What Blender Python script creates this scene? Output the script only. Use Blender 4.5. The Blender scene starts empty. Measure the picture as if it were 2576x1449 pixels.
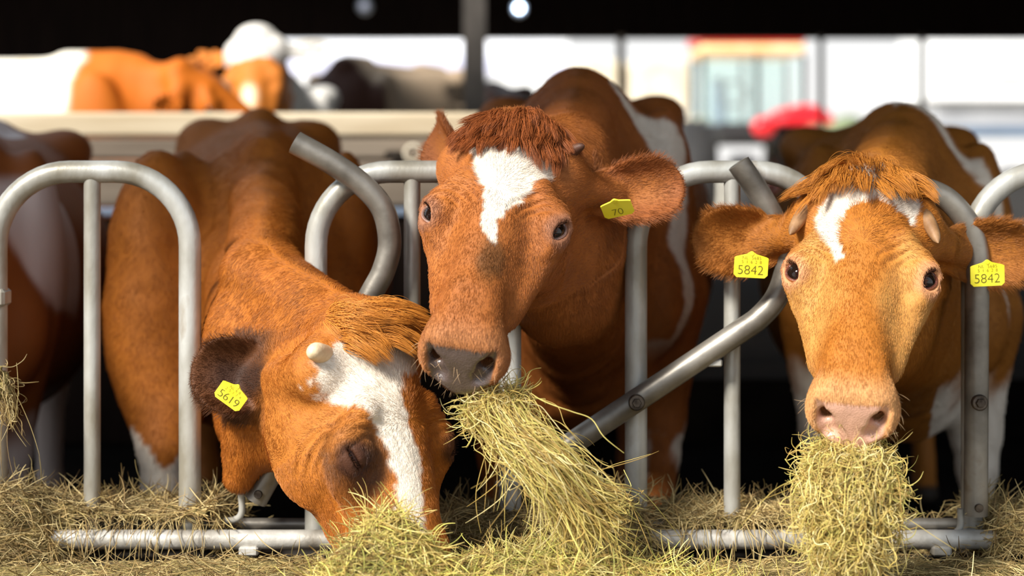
import bpy, math, random
import numpy as np
from mathutils import Vector

random.seed(7)
rng = np.random.default_rng(7)
F4 = np.float32
sc = bpy.context.scene
col = sc.collection

# ------------------------------------------------------------------ camera, sky, sun, exposure
FP, DC, HC = 4320.0, 3.6, 1.15            # focal length in photo pixels, camera to fence, camera height
cd = bpy.data.cameras.new('camera')
cam = bpy.data.objects.new('camera', cd); col.objects.link(cam)
cam.location = (0, -DC, HC); cam.rotation_euler = (math.pi/2, 0, 0)
cd.sensor_width = 36.0; cd.lens = 36.0*FP/2576.0
cd.shift_y = -(724.5-400.0)/2576.0
cd.clip_end = 500
cd.dof.use_dof = True; cd.dof.focus_distance = 3.32; cd.dof.aperture_fstop = 1.75
sc.camera = cam
sc.view_settings.view_transform = 'Standard'; sc.view_settings.look = 'None'
sc.view_settings.gamma = 1.0; sc.view_settings.use_curve_mapping = False
sc.view_settings.exposure = 0.5

w = bpy.data.worlds.new('sky'); sc.world = w; w.use_nodes = True
wn = w.node_tree; bg = wn.nodes['Background']
tc = wn.nodes.new('ShaderNodeTexCoord'); sep = wn.nodes.new('ShaderNodeSeparateXYZ')
rmp = wn.nodes.new('ShaderNodeValToRGB')
rmp.color_ramp.elements[0].position = 0.0; rmp.color_ramp.elements[0].color = (1.0, 0.98, 0.95, 1)
rmp.color_ramp.elements[1].position = 0.5; rmp.color_ramp.elements[1].color = (0.72, 0.85, 1.0, 1)
wn.links.new(tc.outputs['Generated'], sep.inputs[0]); wn.links.new(sep.outputs['Z'], rmp.inputs[0])
wn.links.new(rmp.outputs[0], bg.inputs[0]); bg.inputs[1].default_value = 0.80

sd = bpy.data.lights.new('sun', 'SUN'); sun = bpy.data.objects.new('sun', sd); col.objects.link(sun)
sd.energy = 5.2; sd.angle = math.radians(14); sd.color = (1.0, 0.95, 0.86)
SUN_TO = Vector((-0.55, -0.58, 0.64)).normalized()
sun.rotation_euler = SUN_TO.to_track_quat('Z', 'Y').to_euler(); sun.location = (-4, -6, 8)

# ------------------------------------------------------------------ helpers
def V3(px, py, Y):
    d = Y + DC
    return np.array([(px-1288.0)/FP*d, Y, HC+(400.0-py)/FP*d])

def tag(o, label=None, cat=None, group=None, kind=None):
    if label: o['label'] = label
    if cat: o['category'] = cat
    if group: o['group'] = group
    if kind: o['kind'] = kind
    return o

def link(name, data, parent=None, loc=None):
    o = bpy.data.objects.new(name, data); col.objects.link(o)
    if loc is not None: o.location = loc
    if parent is not None: o.parent = parent
    return o

def empty(name, loc=(0, 0, 0)):
    return link(name, None, None, loc)

def lin(r, g, b):
    f = lambda c: (c/255/12.92) if c/255 <= 0.04045 else ((c/255+0.055)/1.055)**2.4
    return np.array([f(r), f(g), f(b)])

def mesh_np(name, verts, faces, mat, parent=None, origin=(0, 0, 0), smooth=True):
    """faces: (N,4) or (N,3) int array, or list of tuples"""
    me = bpy.data.meshes.new(name)
    verts = np.asarray(verts, F4) - np.asarray(origin, F4)
    if isinstance(faces, np.ndarray):
        k = faces.shape[1]; n = len(faces)
        me.vertices.add(len(verts)); me.vertices.foreach_set('co', verts.ravel())
        me.loops.add(n*k); me.loops.foreach_set('vertex_index', faces.astype(np.int32).ravel())
        me.polygons.add(n); me.polygons.foreach_set('loop_start', np.arange(0, n*k, k, dtype=np.int32))
        me.update(calc_edges=True)
    else:
        me.from_pydata(verts.tolist(), [], faces)
    me.polygons.foreach_set('use_smooth', np.full(len(me.polygons), smooth))
    me.materials.append(mat); me.update()
    o = link(name, me, parent)
    if parent is None: o.location = origin
    return o

class MB:
    """collects simple shapes and builds them as one mesh"""
    def __init__(s): s.v = []; s.f = []
    def add(s, v, f):
        b = len(s.v); s.v += [tuple(map(float, q)) for q in v]; s.f += [tuple(i+b for i in q) for q in f]
    def box(s, a, b, bev=0.0):
        x0, y0, z0 = a; x1, y1, z1 = b
        if bev <= 0:
            v = [(x0,y0,z0),(x1,y0,z0),(x1,y1,z0),(x0,y1,z0),(x0,y0,z1),(x1,y0,z1),(x1,y1,z1),(x0,y1,z1)]
            s.add(v, [(3,2,1,0),(4,5,6,7),(0,1,5,4),(1,2,6,5),(2,3,7,6),(3,0,4,7)])
        else:
            e = bev
            def ring(x0, y0, x1, y1, z): return [(x0+e,y0,z),(x1-e,y0,z),(x1,y0+e,z),(x1,y1-e,z),(x1-e,y1,z),(x0+e,y1,z),(x0,y1-e,z),(x0,y0+e,z)]
            def ins(z): return [(x0+e*1.4,y0+e,z),(x1-e*1.4,y0+e,z),(x1-e,y0+e*1.4,z),(x1-e,y1-e*1.4,z),(x1-e*1.4,y1-e,z),(x0+e*1.4,y1-e,z),(x0+e,y1-e*1.4,z),(x0+e,y0+e*1.4,z)]
            rings = [ins(z0), ring(x0,y0,x1,y1,z0+e), ring(x0,y0,x1,y1,z1-e), ins(z1)]
            v = sum(rings, []); f = [tuple(range(7,-1,-1)), tuple(range(24,32))]
            for r in range(3):
                for i in range(8): f.append((r*8+i, r*8+(i+1) % 8, (r+1)*8+(i+1) % 8, (r+1)*8+i))
            s.add(v, f)
        return s
    def tube(s, pts, r, n=16, cap=True, hollow=0.0):
        P = np.array(pts, float); m = len(P)
        T = np.gradient(P, axis=0); T /= np.linalg.norm(T, axis=1)[:, None]
        ref = np.array([0, 1, 0.0]) if abs(T[0][1]) < 0.9 else np.array([1.0, 0, 0])
        R = np.broadcast_to(np.asarray(r, float), (m,))
        v = []; f = []
        for i in range(m):
            a = np.cross(T[i], ref); a /= np.linalg.norm(a); b = np.cross(a, T[i]); ref = b
            for k in range(n):
                t = 2*math.pi*k/n; v.append(P[i]+R[i]*(math.cos(t)*a+math.sin(t)*b))
        for i in range(m-1):
            for k in range(n): f.append((i*n+k, i*n+(k+1) % n, (i+1)*n+(k+1) % n, (i+1)*n+k))
        if cap:
            f.append(tuple(range(n-1, -1, -1))); f.append(tuple(range((m-1)*n, m*n)))
        if hollow > 0:      # open tube end: a dark bore sunk into the first end
            c = P[0]; base = len(v)
            for dep, rr in ((-0.0008, hollow*R[0]), (0.03, hollow*R[0]*0.97)):
                for k in range(n): v.append(c+T[0]*dep+(np.array(v[k])-c)*rr/R[0])
            f.remove(tuple(range(n-1, -1, -1)))
            for k in range(n):
                f.append((k, base+k, base+(k+1) % n, (k+1) % n)); f.append((base+k, base+n+k, base+n+(k+1) % n, base+(k+1) % n))
            f.append(tuple(base+n+k for k in range(n-1, -1, -1)))
        s.add(v, f); return s
    def disc(s, c, axis, r, h, n=20, dome=0.0):
        c = np.array(c, float); ax = np.array(axis, float); ax /= np.linalg.norm(ax)
        pr = [(r, 0), (r, h*0.7), (r*0.85, h)]
        if dome: pr.append((r*0.45, h+dome))
        ref = np.array([0, 0, 1.0]) if abs(ax[2]) < 0.9 else np.array([1.0, 0, 0])
        a = np.cross(ax, ref); a /= np.linalg.norm(a); b = np.cross(ax, a)
        v = []; f = []
        for rr, hh in pr:
            for k in range(n):
                t = 2*math.pi*k/n; v.append(c+ax*hh+rr*(math.cos(t)*a+math.sin(t)*b))
        for i in range(len(pr)-1):
            for k in range(n): f.append((i*n+k, i*n+(k+1) % n, (i+1)*n+(k+1) % n, (i+1)*n+k))
        f.append(tuple(range(n-1, -1, -1))); f.append(tuple(range((len(pr)-1)*n, len(pr)*n)))
        s.add(v, f); return s
    def ball(s, c, r, nu=20, nv=12):
        c = np.array(c, float); r = np.broadcast_to(np.asarray(r, float), (3,)); v = []; f = []
        for j in range(nv+1):
            p = math.pi*j/nv
            for i in range(nu):
                t = 2*math.pi*i/nu
                v.append(c+r*np.array([math.sin(p)*math.cos(t), math.sin(p)*math.sin(t), math.cos(p)]))
        for j in range(nv):
            for i in range(nu): f.append((j*nu+i, (j+1)*nu+i, (j+1)*nu+(i+1) % nu, j*nu+(i+1) % nu))
        s.add(v, f); return s
    def build(s, name, mat, parent=None, origin=(0, 0, 0), smooth=True, auto=0.7):
        o = mesh_np(name, s.v, s.f, mat, parent, origin, smooth)
        if smooth and auto:
            me = o.data; me.update()
            # sharp edges by face angle so flat ends stay crisp
            nm = np.zeros(len(me.polygons)*3, F4); me.polygons.foreach_get('normal', nm); nm = nm.reshape(-1, 3)
            ek = {}
            for p in me.polygons:
                for k in p.edge_keys: ek.setdefault(k, []).append(p.index)
            sh = np.zeros(len(me.edges), bool)
            for e in me.edges:
                q = ek.get(tuple(sorted(e.vertices)), [])
                if len(q) == 2 and float(nm[q[0]] @ nm[q[1]]) < auto: sh[e.index] = True
            at = me.attributes.new('sharp_edge', 'BOOLEAN', 'EDGE'); at.data.foreach_set('value', sh)
        return o

# ------------------------------------------------------------------ materials
def new_mat(name):
    m = bpy.data.materials.new(name); m.use_nodes = True
    return m, m.node_tree, m.node_tree.nodes['Principled BSDF']

def mat_noise(name, c1, c2, scale=8, rough=0.6, metal=0.0, bump=0.0, detail=6, dist=0.0, stretch=None, bscale=None, c3=None):
    m, t, b = new_mat(name)
    co = t.nodes.new('ShaderNodeTexCoord'); src = co.outputs['Object']
    if stretch:
        mp = t.nodes.new('ShaderNodeMapping'); mp.inputs['Scale'].default_value = stretch
        t.links.new(src, mp.inputs[0]); src = mp.outputs[0]
    n = t.nodes.new('ShaderNodeTexNoise'); n.inputs['Scale'].default_value = scale
    n.inputs['Detail'].default_value = detail; n.inputs['Distortion'].default_value = dist
    t.links.new(src, n.inputs['Vector'])
    r = t.nodes.new('ShaderNodeValToRGB'); e = r.color_ramp.elements
    e[0].position = 0.35; e[0].color = (*c1, 1); e[1].position = 0.65; e[1].color = (*c2, 1)
    if c3 is not None:
        q = e.new(0.78); q.color = (*c3, 1)
    t.links.new(n.outputs['Fac'], r.inputs[0]); t.links.new(r.outputs[0], b.inputs['Base Color'])
    b.inputs['Roughness'].default_value = rough; b.inputs['Metallic'].default_value = metal
    if bump:
        n2 = t.nodes.new('ShaderNodeTexNoise'); n2.inputs['Scale'].default_value = bscale or scale*6; n2.inputs['Detail'].default_value = 4
        t.links.new(src, n2.inputs['Vector'])
        bp = t.nodes.new('ShaderNodeBump'); bp.inputs['Strength'].default_value = bump; bp.inputs['Distance'].default_value = 0.01
        t.links.new(n2.outputs['Fac'], bp.inputs['Height']); t.links.new(bp.outputs[0], b.inputs['Normal'])
    return m

def mat_emit(name, c, s):
    m, t, b = new_mat(name)
    b.inputs['Emission Color'].default_value = (*c, 1); b.inputs['Emission Strength'].default_value = s
    b.inputs['Base Color'].default_value = (*c, 1)
    return m

def mat_attr(name, attr, rough=0.6, spec=0.3, rattr=None, bump=0.0, bscale=300, sheen=0.0, mul=None):
    m, t, b = new_mat(name)
    a = t.nodes.new('ShaderNodeAttribute'); a.attribute_name = attr
    t.links.new(a.outputs['Color'], b.inputs['Base Color'])
    b.inputs['Roughness'].default_value = rough; b.inputs['Specular IOR Level'].default_value = spec
    if sheen: b.inputs['Sheen Weight'].default_value = sheen
    if rattr:
        q = t.nodes.new('ShaderNodeAttribute'); q.attribute_name = rattr
        mr = t.nodes.new('ShaderNodeMapRange'); mr.inputs['To Min'].default_value = rough; mr.inputs['To Max'].default_value = 0.2
        t.links.new(q.outputs['Fac'], mr.inputs['Value']); t.links.new(mr.outputs[0], b.inputs['Roughness'])
        mr2 = t.nodes.new('ShaderNodeMapRange'); mr2.inputs['To Min'].default_value = spec; mr2.inputs['To Max'].default_value = 0.9
        t.links.new(q.outputs['Fac'], mr2.inputs['Value']); t.links.new(mr2.outputs[0], b.inputs['Specular IOR Level'])
    if bump:
        co = t.nodes.new('ShaderNodeTexCoord')
        vo = t.nodes.new('ShaderNodeTexVoronoi'); vo.inputs['Scale'].default_value = bscale
        t.links.new(co.outputs['Object'], vo.inputs['Vector'])
        bp = t.nodes.new('ShaderNodeBump'); bp.inputs['Strength'].default_value = bump; bp.inputs['Distance'].default_value = 0.0015
        t.links.new(vo.outputs['Distance'], bp.inputs['Height']); t.links.new(bp.outputs[0], b.inputs['Normal'])
    return m

M_galv = mat_noise('galvanised_steel', lin(146,140,126), lin(200,200,195), 11, 0.40, 0.3, 0.10, c3=lin(140,118,88), stretch=(1, 1, 0.45))
M_steel = mat_noise('worn_steel', lin(96,90,82), lin(158,152,142), 9, 0.42, 0.55, 0.06, c3=lin(120,102,84))
M_bolt = mat_noise('bolt_steel', lin(60,52,46), lin(110,100,90), 60, 0.4, 0.8, 0.05)
M_rail = mat_noise('rail_steel', lin(96,84,66), lin(198,195,188), 9, 0.5, 0.2, 0.2, c3=lin(112,90,62))
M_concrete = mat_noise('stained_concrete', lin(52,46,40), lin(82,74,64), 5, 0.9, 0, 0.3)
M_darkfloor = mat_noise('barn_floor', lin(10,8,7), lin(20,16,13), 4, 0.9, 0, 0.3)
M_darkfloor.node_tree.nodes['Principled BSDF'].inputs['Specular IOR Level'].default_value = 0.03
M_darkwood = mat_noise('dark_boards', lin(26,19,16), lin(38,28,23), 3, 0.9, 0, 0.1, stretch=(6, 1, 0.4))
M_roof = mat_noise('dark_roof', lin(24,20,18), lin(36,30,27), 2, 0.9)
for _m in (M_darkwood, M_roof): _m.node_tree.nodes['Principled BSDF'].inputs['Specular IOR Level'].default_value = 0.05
M_board = mat_noise('pale_planks', lin(196,176,144), lin(222,206,178), 4, 0.8, 0, 0.1, stretch=(0.3, 1, 3))
M_board2 = mat_noise('grey_planks', lin(118,104,90), lin(148,134,118), 4, 0.85, 0, 0.1, stretch=(0.3, 1, 3))
M_pillar = mat_noise('grey_steel_pillar', lin(66,61,57), lin(84,78,73), 3, 0.7)
M_outside = mat_noise('pale_yard', lin(214,200,176), lin(232,222,202), 0.6, 0.9)
M_hay = mat_noise('hay_bed', lin(96,84,46), lin(158,140,82), 60, 0.85, 0, 0.9, detail=10, dist=1.5, c3=lin(188,170,106), bscale=140)
M_strand = mat_attr('hay_strand', 'tint', 0.55, 0.35)
M_coat = mat_attr('cow_skin', 'coat', 0.62, 0.25, 'wet', 0.35, 330)
M_fur = mat_attr('cow_hair', 'tint', 0.48, 0.35)
M_eye, _t, _b = new_mat('dark_eye'); _b.inputs['Base Color'].default_value = (0.012, 0.007, 0.005, 1); _b.inputs['Roughness'].default_value = 0.06
M_tag = mat_noise('yellow_tag', lin(242,226,44), lin(250,238,70), 20, 0.4)
M_ink = mat_noise('tag_print', lin(92,84,20), lin(112,102,24), 30, 0.7)
M_horn = mat_noise('pale_horn', lin(196,168,128), lin(228,206,172), 30, 0.5, 0, 0.1)
M_horn2 = mat_noise('grey_horn', lin(128,92,58), lin(164,126,88), 30, 0.6, 0, 0.1)
M_hornd = mat_noise('brown_horn', lin(70,40,26), lin(104,62,40), 30, 0.6, 0, 0.1)
M_red = mat_noise('tractor_red', lin(214,22,34), lin(228,34,46), 2, 0.4)
M_cream = mat_noise('tractor_cream', lin(250,196,130), lin(255,226,176), 2, 0.5)
M_black = mat_noise('black_rubber', lin(26,25,26), lin(42,41,42), 6, 0.8)
M_white = mat_noise('white_panels', lin(232,234,238), lin(244,246,250), 1.5, 0.6)
M_lav = mat_noise('lavender_sheeting', lin(186,188,214), lin(200,202,226), 1.5, 0.6)
M_straw = mat_noise('straw_bale', lin(206,192,166), lin(228,216,194), 3, 0.9, 0, 0.6)
M_yellow = mat_noise('pale_yellow', lin(250,232,150), lin(255,240,176), 2, 0.6)
M_bluecar = mat_noise('grey_blue_paint', lin(84,104,128), lin(98,118,142), 3, 0.4)
M_grey = mat_noise('grey_metal', lin(150,152,158), lin(176,178,184), 2, 0.5, 0.2)
M_tyre = M_black
M_bluegate = mat_noise('blue_grey_metal', lin(120,136,160), lin(140,156,180), 6, 0.6)
M_glass, _t, _b = new_mat('cab_glass'); _b.inputs['Base Color'].default_value = (0.82, 0.95, 0.94, 1)
_b.inputs['Transmission Weight'].default_value = 0.85; _b.inputs['Roughness'].default_value = 0.03; _b.inputs['IOR'].default_value = 1.05
M_leaf = mat_noise('leaves', lin(88,100,72), lin(120,130,96), 9, 0.8)

# ------------------------------------------------------------------ setting
def struct(name, mb, mat, label, **k):
    o = mb.build(name, mat, **k); tag(o, label, None, None, 'structure'); return o

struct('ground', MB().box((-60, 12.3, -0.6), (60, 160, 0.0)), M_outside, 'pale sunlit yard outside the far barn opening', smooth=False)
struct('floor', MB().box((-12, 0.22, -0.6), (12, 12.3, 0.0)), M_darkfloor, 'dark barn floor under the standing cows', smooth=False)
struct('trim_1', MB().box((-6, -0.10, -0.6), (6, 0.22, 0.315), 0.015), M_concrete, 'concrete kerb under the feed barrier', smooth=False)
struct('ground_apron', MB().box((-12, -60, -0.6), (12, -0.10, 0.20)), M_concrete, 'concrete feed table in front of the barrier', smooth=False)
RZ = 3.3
# roof: front bay over the feeding cows, gaps on the left added to let sun onto what stands behind, then the rear bay
roof = MB()  # front edge drawn forward, out of view, to shade the cow bodies
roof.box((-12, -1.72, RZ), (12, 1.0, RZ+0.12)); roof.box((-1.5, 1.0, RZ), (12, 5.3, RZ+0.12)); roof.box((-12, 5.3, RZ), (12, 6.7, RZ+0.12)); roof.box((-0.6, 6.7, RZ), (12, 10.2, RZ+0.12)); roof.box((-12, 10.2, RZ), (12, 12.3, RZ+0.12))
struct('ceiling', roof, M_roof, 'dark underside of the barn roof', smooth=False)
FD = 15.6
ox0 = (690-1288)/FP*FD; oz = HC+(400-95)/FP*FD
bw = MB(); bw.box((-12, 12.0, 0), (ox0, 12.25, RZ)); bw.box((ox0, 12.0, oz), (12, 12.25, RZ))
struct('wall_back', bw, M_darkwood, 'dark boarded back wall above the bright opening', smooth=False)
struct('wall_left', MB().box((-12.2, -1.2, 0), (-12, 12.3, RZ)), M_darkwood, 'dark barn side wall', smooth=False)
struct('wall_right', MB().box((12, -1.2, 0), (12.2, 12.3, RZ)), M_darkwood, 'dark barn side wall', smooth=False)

# steel pillar and posts in the far opening
def pillar(px0, px1, Y, z1, mat, label, flange=True):
    a = V3(px0, 0, Y)[0]; b = V3(px1, 0, Y)[0]; m = MB()
    if flange:
        dpt = (b-a); t = (b-a)*0.12
        m.box((a, Y-dpt/2, 0), (b, Y-dpt/2+t, z1)); m.box((a, Y+dpt/2-t, 0), (b, Y+dpt/2, z1)); m.box(((a+b)/2-t/2, Y-dpt/2+t, 0), ((a+b)/2+t/2, Y+dpt/2-t, z1))
    else: m.box((a, Y-(b-a)/2, 0), (b, Y+(b-a)/2, z1))
    return struct('pillar', m, mat, label, smooth=False)
pillar(1166, 1222, 8.2, RZ, M_pillar, 'grey steel pillar left of the round lamp')
pillar(2058, 2072, 11.7, oz, M_pillar, 'thin post in the far opening right of the tractor', False)
pillar(2313, 2327, 11.7, oz, M_pillar, 'thin post in the far opening right of the blue car', False)
pillar(1552, 1572, 11.7, oz, M_board2, 'pale post in the far opening left of the tractor', False)

def lamp(px, py, Y, c, s, label):
    p = V3(px, py, Y); r = empty('barn_lamp', (p[0], p[1], p[2]))
    MB().disc((0, 0.10, 0), (0, -1, 0), 0.07, 0.09).build('housing', M_grey, r)
    MB().ball((0, -0.005, 0), (0.035, 0.03, 0.035)).build('lens', mat_emit('lamp_glow', c, s), r)
    MB().tube([(0, 0.07, 0), (0, 0.07, RZ-p[2])], 0.012, 8).build('drop_pipe', M_grey, r)
    tag(r, label, 'lamp', 'round lamps under the barn roof')
lamp(1306, 20, 11.5, (0.62, 0.78, 1.0), 12, 'glowing round bluish lamp right of the grey pillar')
lamp(916, 14, 11.5, (0.62, 0.66, 0.8), 0.35, 'dim round lamp high on the left over the white headed cow')

# cubicle partition behind the feeding cows
pt = empty('plank_partition', (-2.0, 3.3, 0))
def bx(name, a, b, mat, par=pt, bev=0.012):
    o = par.location; return MB().box(tuple(np.array(a)-np.array(o)), tuple(np.array(b)-np.array(o)), bev).build(name, mat, par, smooth=False)
def zz(py, Y): return V3(0, py, Y)[2]
bx('plank', (-6.5, 3.28, zz(345, 3.3)), (0.3, 3.34, zz(283, 3.3)), M_board)
bx('plank', (-6.5, 3.29, zz(402, 3.3)), (0.3, 3.34, zz(347, 3.3)), M_board2)  # lower part of the pale beam, its shade put into the grey
bx('plank', (-6.5, 3.29, zz(520, 3.3)), (0.3, 3.34, zz(404, 3.3)), M_board2)
for x in (-6.2, -4.2, -2.45, -0.42): bx('post', (x-0.05, 3.34, 0), (x+0.05, 3.46, zz(290, 3.3)), M_board2)
MB().box((-2.5, -0.02, zz(545, 3.3)), (2.3, 0.03, zz(523, 3.3)), 0.008).build('rail', M_bluegate, pt, smooth=False)
bx('gap_shade_panel', (-6.5, 3.30, 0), (0.3, 3.34, zz(548, 3.3)), M_darkwood)  # added dark sheet standing in for the shaded gap below the rail
bx('bracket', (V3(965, 0, 3.2)[0], 3.24, zz(402, 3.24)), (V3(1012, 0, 3.2)[0], 3.28, zz(378, 3.24)), M_bolt)
_q = V3(1040, 386, 3.24)-np.array(pt.location)
MB().tube([(_q[0]+.032*math.cos(a), _q[1], _q[2]+.032*math.sin(a)) for a in np.linspace(0, 6.2832, 25)], .009, 8, False).build('ring_bolt', M_straw, pt)
tag(pt, 'pale plank partition behind the feeding cows', 'partition')

# ------------------------------------------------------------------ feed barrier
BZ = zz(1350, 0)                      # bottom rail
fb = empty('feed_barrier', (0, 0, 0))
PIT = 805/FP*DC; RT = 0.0235
def X0(px): return (px-1288)/FP*DC
def hoop(xl, xr, ztop, ycen=0.0):
    rad = 0.155; zb = BZ; pts = []
    pts += [(xl, ycen, zb), (xl, ycen, zb+0.2), (xl, ycen, zb+0.4)]
    for k in range(13):
        t = math.pi-k*math.pi/24
        pts.append((xl+rad+rad*math.cos(t), ycen, ztop-rad+rad*math.sin(t)))
    for k in range(13):
        t = math.pi/2-k*math.pi/24
        pts.append((xr-rad+rad*math.cos(t), ycen, ztop-rad+rad*math.sin(t)))
    pts += [(xr, ycen, zb+0.4), (xr, ycen, zb+0.2), (xr, ycen, zb)]
    return pts
ZT = zz(432, 0)
for i in range(-1, 4):
    xl = X0(-10+i*805); xr = X0(478+i*805)
    if i == 3: xl = X0(2446)
    xr = xl+488/FP*DC if i >= 2 else xr
    MB().tube(hoop(xl, xr, ZT), RT, 20).build('hoop', M_galv, fb)
    xm = (xl+xr)/2 - 0.002
    if i in (0,): xm = X0(232)
    MB().tube([(xm, 0, BZ), (xm, 0, BZ+0.3), (xm, 0, ZT)], 0.0175, 18).build('post', M_galv, fb)
RY = -0.060; RZB = zz(1357, RY)
MB().tube([(-2.2, RY, RZB), (0, RY, RZB), (2.2, RY, RZB)], 0.020, 18).build('bottom_rail', M_rail, fb)
MB().tube([(-2.2, 0.03, BZ+0.02), (0, 0.03, BZ+0.02), (2.2, 0.03, BZ+0.02)], 0.013, 12).build('locking_rod', M_steel, fb)
# rail couplings
for px in (1010, 2345, 640):
    MB().box((X0(px)-0.02, RY-0.026, RZB-0.030), (X0(px)+0.02, 0.02, RZB-0.010), 0.004).build('bracket', M_rail, fb, smooth=False)

def bez(P, n=60):
    """Catmull-Rom through points"""
    P = [np.array(p, float) for p in P]; P = [2*P[0]-P[1]]+P+[2*P[-1]-P[-2]]; out = []
    for i in range(1, len(P)-2):
        for t in np.linspace(0, 1, n//(len(P)-3), endpoint=False):
            a, b, c, d = P[i-1:i+3]
            out.append(0.5*((2*b)+(-a+c)*t+(2*a-5*b+4*c-d)*t*t+(-a+3*b-3*c+d)*t**3))
    out.append(P[-2]); return np.array(out)
# tube shape measured on the swung-over bar, relative to its pivot (metres, x right, z up)
sc_ = DC/FP
BAR = [(255, 590), (315, 500), (358, 415), (374, 340), (352, 262), (308, 208), (255, 170), (120, 80), (0, 0), (-120, -80), (-236, -157)]
def locking_bar(px, py, ang, y, label_mat=M_steel, r=0.0245):
    c, s = math.cos(ang), math.sin(ang); piv = V3(px, py, 0)
    P = [(piv[0]+sc_*(c*a-s*b), y, piv[2]+sc_*(s*a+c*b)) for a, b in BAR]
    bar = MB().tube(bez(P, 100), r, 20, hollow=0.86).build('locking_bar', label_mat, fb)
    MB().disc((piv[0], y-r+0.004, piv[2]), (0, -1, 0), 0.017, 0.009).disc((piv[0], y-r-0.004, piv[2]), (0, -1, 0), 0.010, 0.007, 6).build('bolt', M_bolt, bar)
    e = P[-1]; d = np.array(P[-1])-np.array(P[-2]); d /= np.linalg.norm(d); q = np.array(e)-d*0.02
    MB().disc((q[0], y-r+0.003, q[2]), (0, -1, 0), 0.009, 0.008, 12).build('bolt', M_bolt, bar)
    k = np.array(P[6])*0.55+np.array(P[7])*0.45
    MB().box((k[0]-0.016, y-0.012, k[2]-r-0.012), (k[0]+0.016, y+0.012, k[2]-r+0.004), 0.003).build('stop_block', M_galv, bar, smooth=False)
    u = [(e[0]-.03, y+0.006, e[2]+0.012), (e[0]-0.03, y+0.01, e[2]-0.028), (e[0]-0.05, y+0.02, e[2]-0.045), (e[0]-0.09, y+0.05, e[2]-0.05)]
    MB().tube(bez(u, 24), 0.007, 10).build('link_rod', M_galv, bar)
RAD = math.radians
locking_bar(790, 1000, RAD(27), -0.05)
locking_bar(1595, 1000, 0.0, -0.05)
locking_bar(2440, 1000, RAD(56), -0.05)
o = MB().box((X0(4)-0.026, -0.03, zz(770, 0)), (X0(4)+0.014, 0.028, zz(726, 0)), 0.006).build('clamp', M_galv, fb, smooth=False)
for px in (100, 640, 1000, 1700, 2350, 2540): MB().box((X0(px)-0.012, RY, RZB-0.012), (X0(px)+0.012, 0.02, RZB+0.004), 0.002).build('rail_arm', M_rail, fb, smooth=False)
tag(fb, 'galvanised tubular feed barrier with round topped hoops', 'feed barrier')

# ------------------------------------------------------------------ signed distance modelling
def smin(a, b, k):
    h = np.clip(0.5+0.5*(b-a)/k, 0, 1)
    return b*(1-h)+a*h-k*h*(1-h)
def smax(a, b, k): return -smin(-a, -b, k)
def sstep(a, b, x):
    t = np.clip((x-a)/(b-a), 0, 1); return t*t*(3-2*t)

def graded(lo, hi, d0, d1, fine, grow=1.06, coarse=0.02):
    """grid lines: spacing `fine` inside [d0,d1], growing to `coarse` outside"""
    d0 = max(d0, lo); d1 = min(d1, hi)
    mid = list(np.arange(d0, d1, fine)); a = []; b = []
    x = mid[0]; h = fine
    while x > lo: h = min(h*grow, coarse); x -= h; a.append(x)
    x = mid[-1]; h = fine
    while x < hi: h = min(h*grow, coarse); x += h; b.append(x)
    return np.array(a[::-1]+mid+b, F4)

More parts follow.
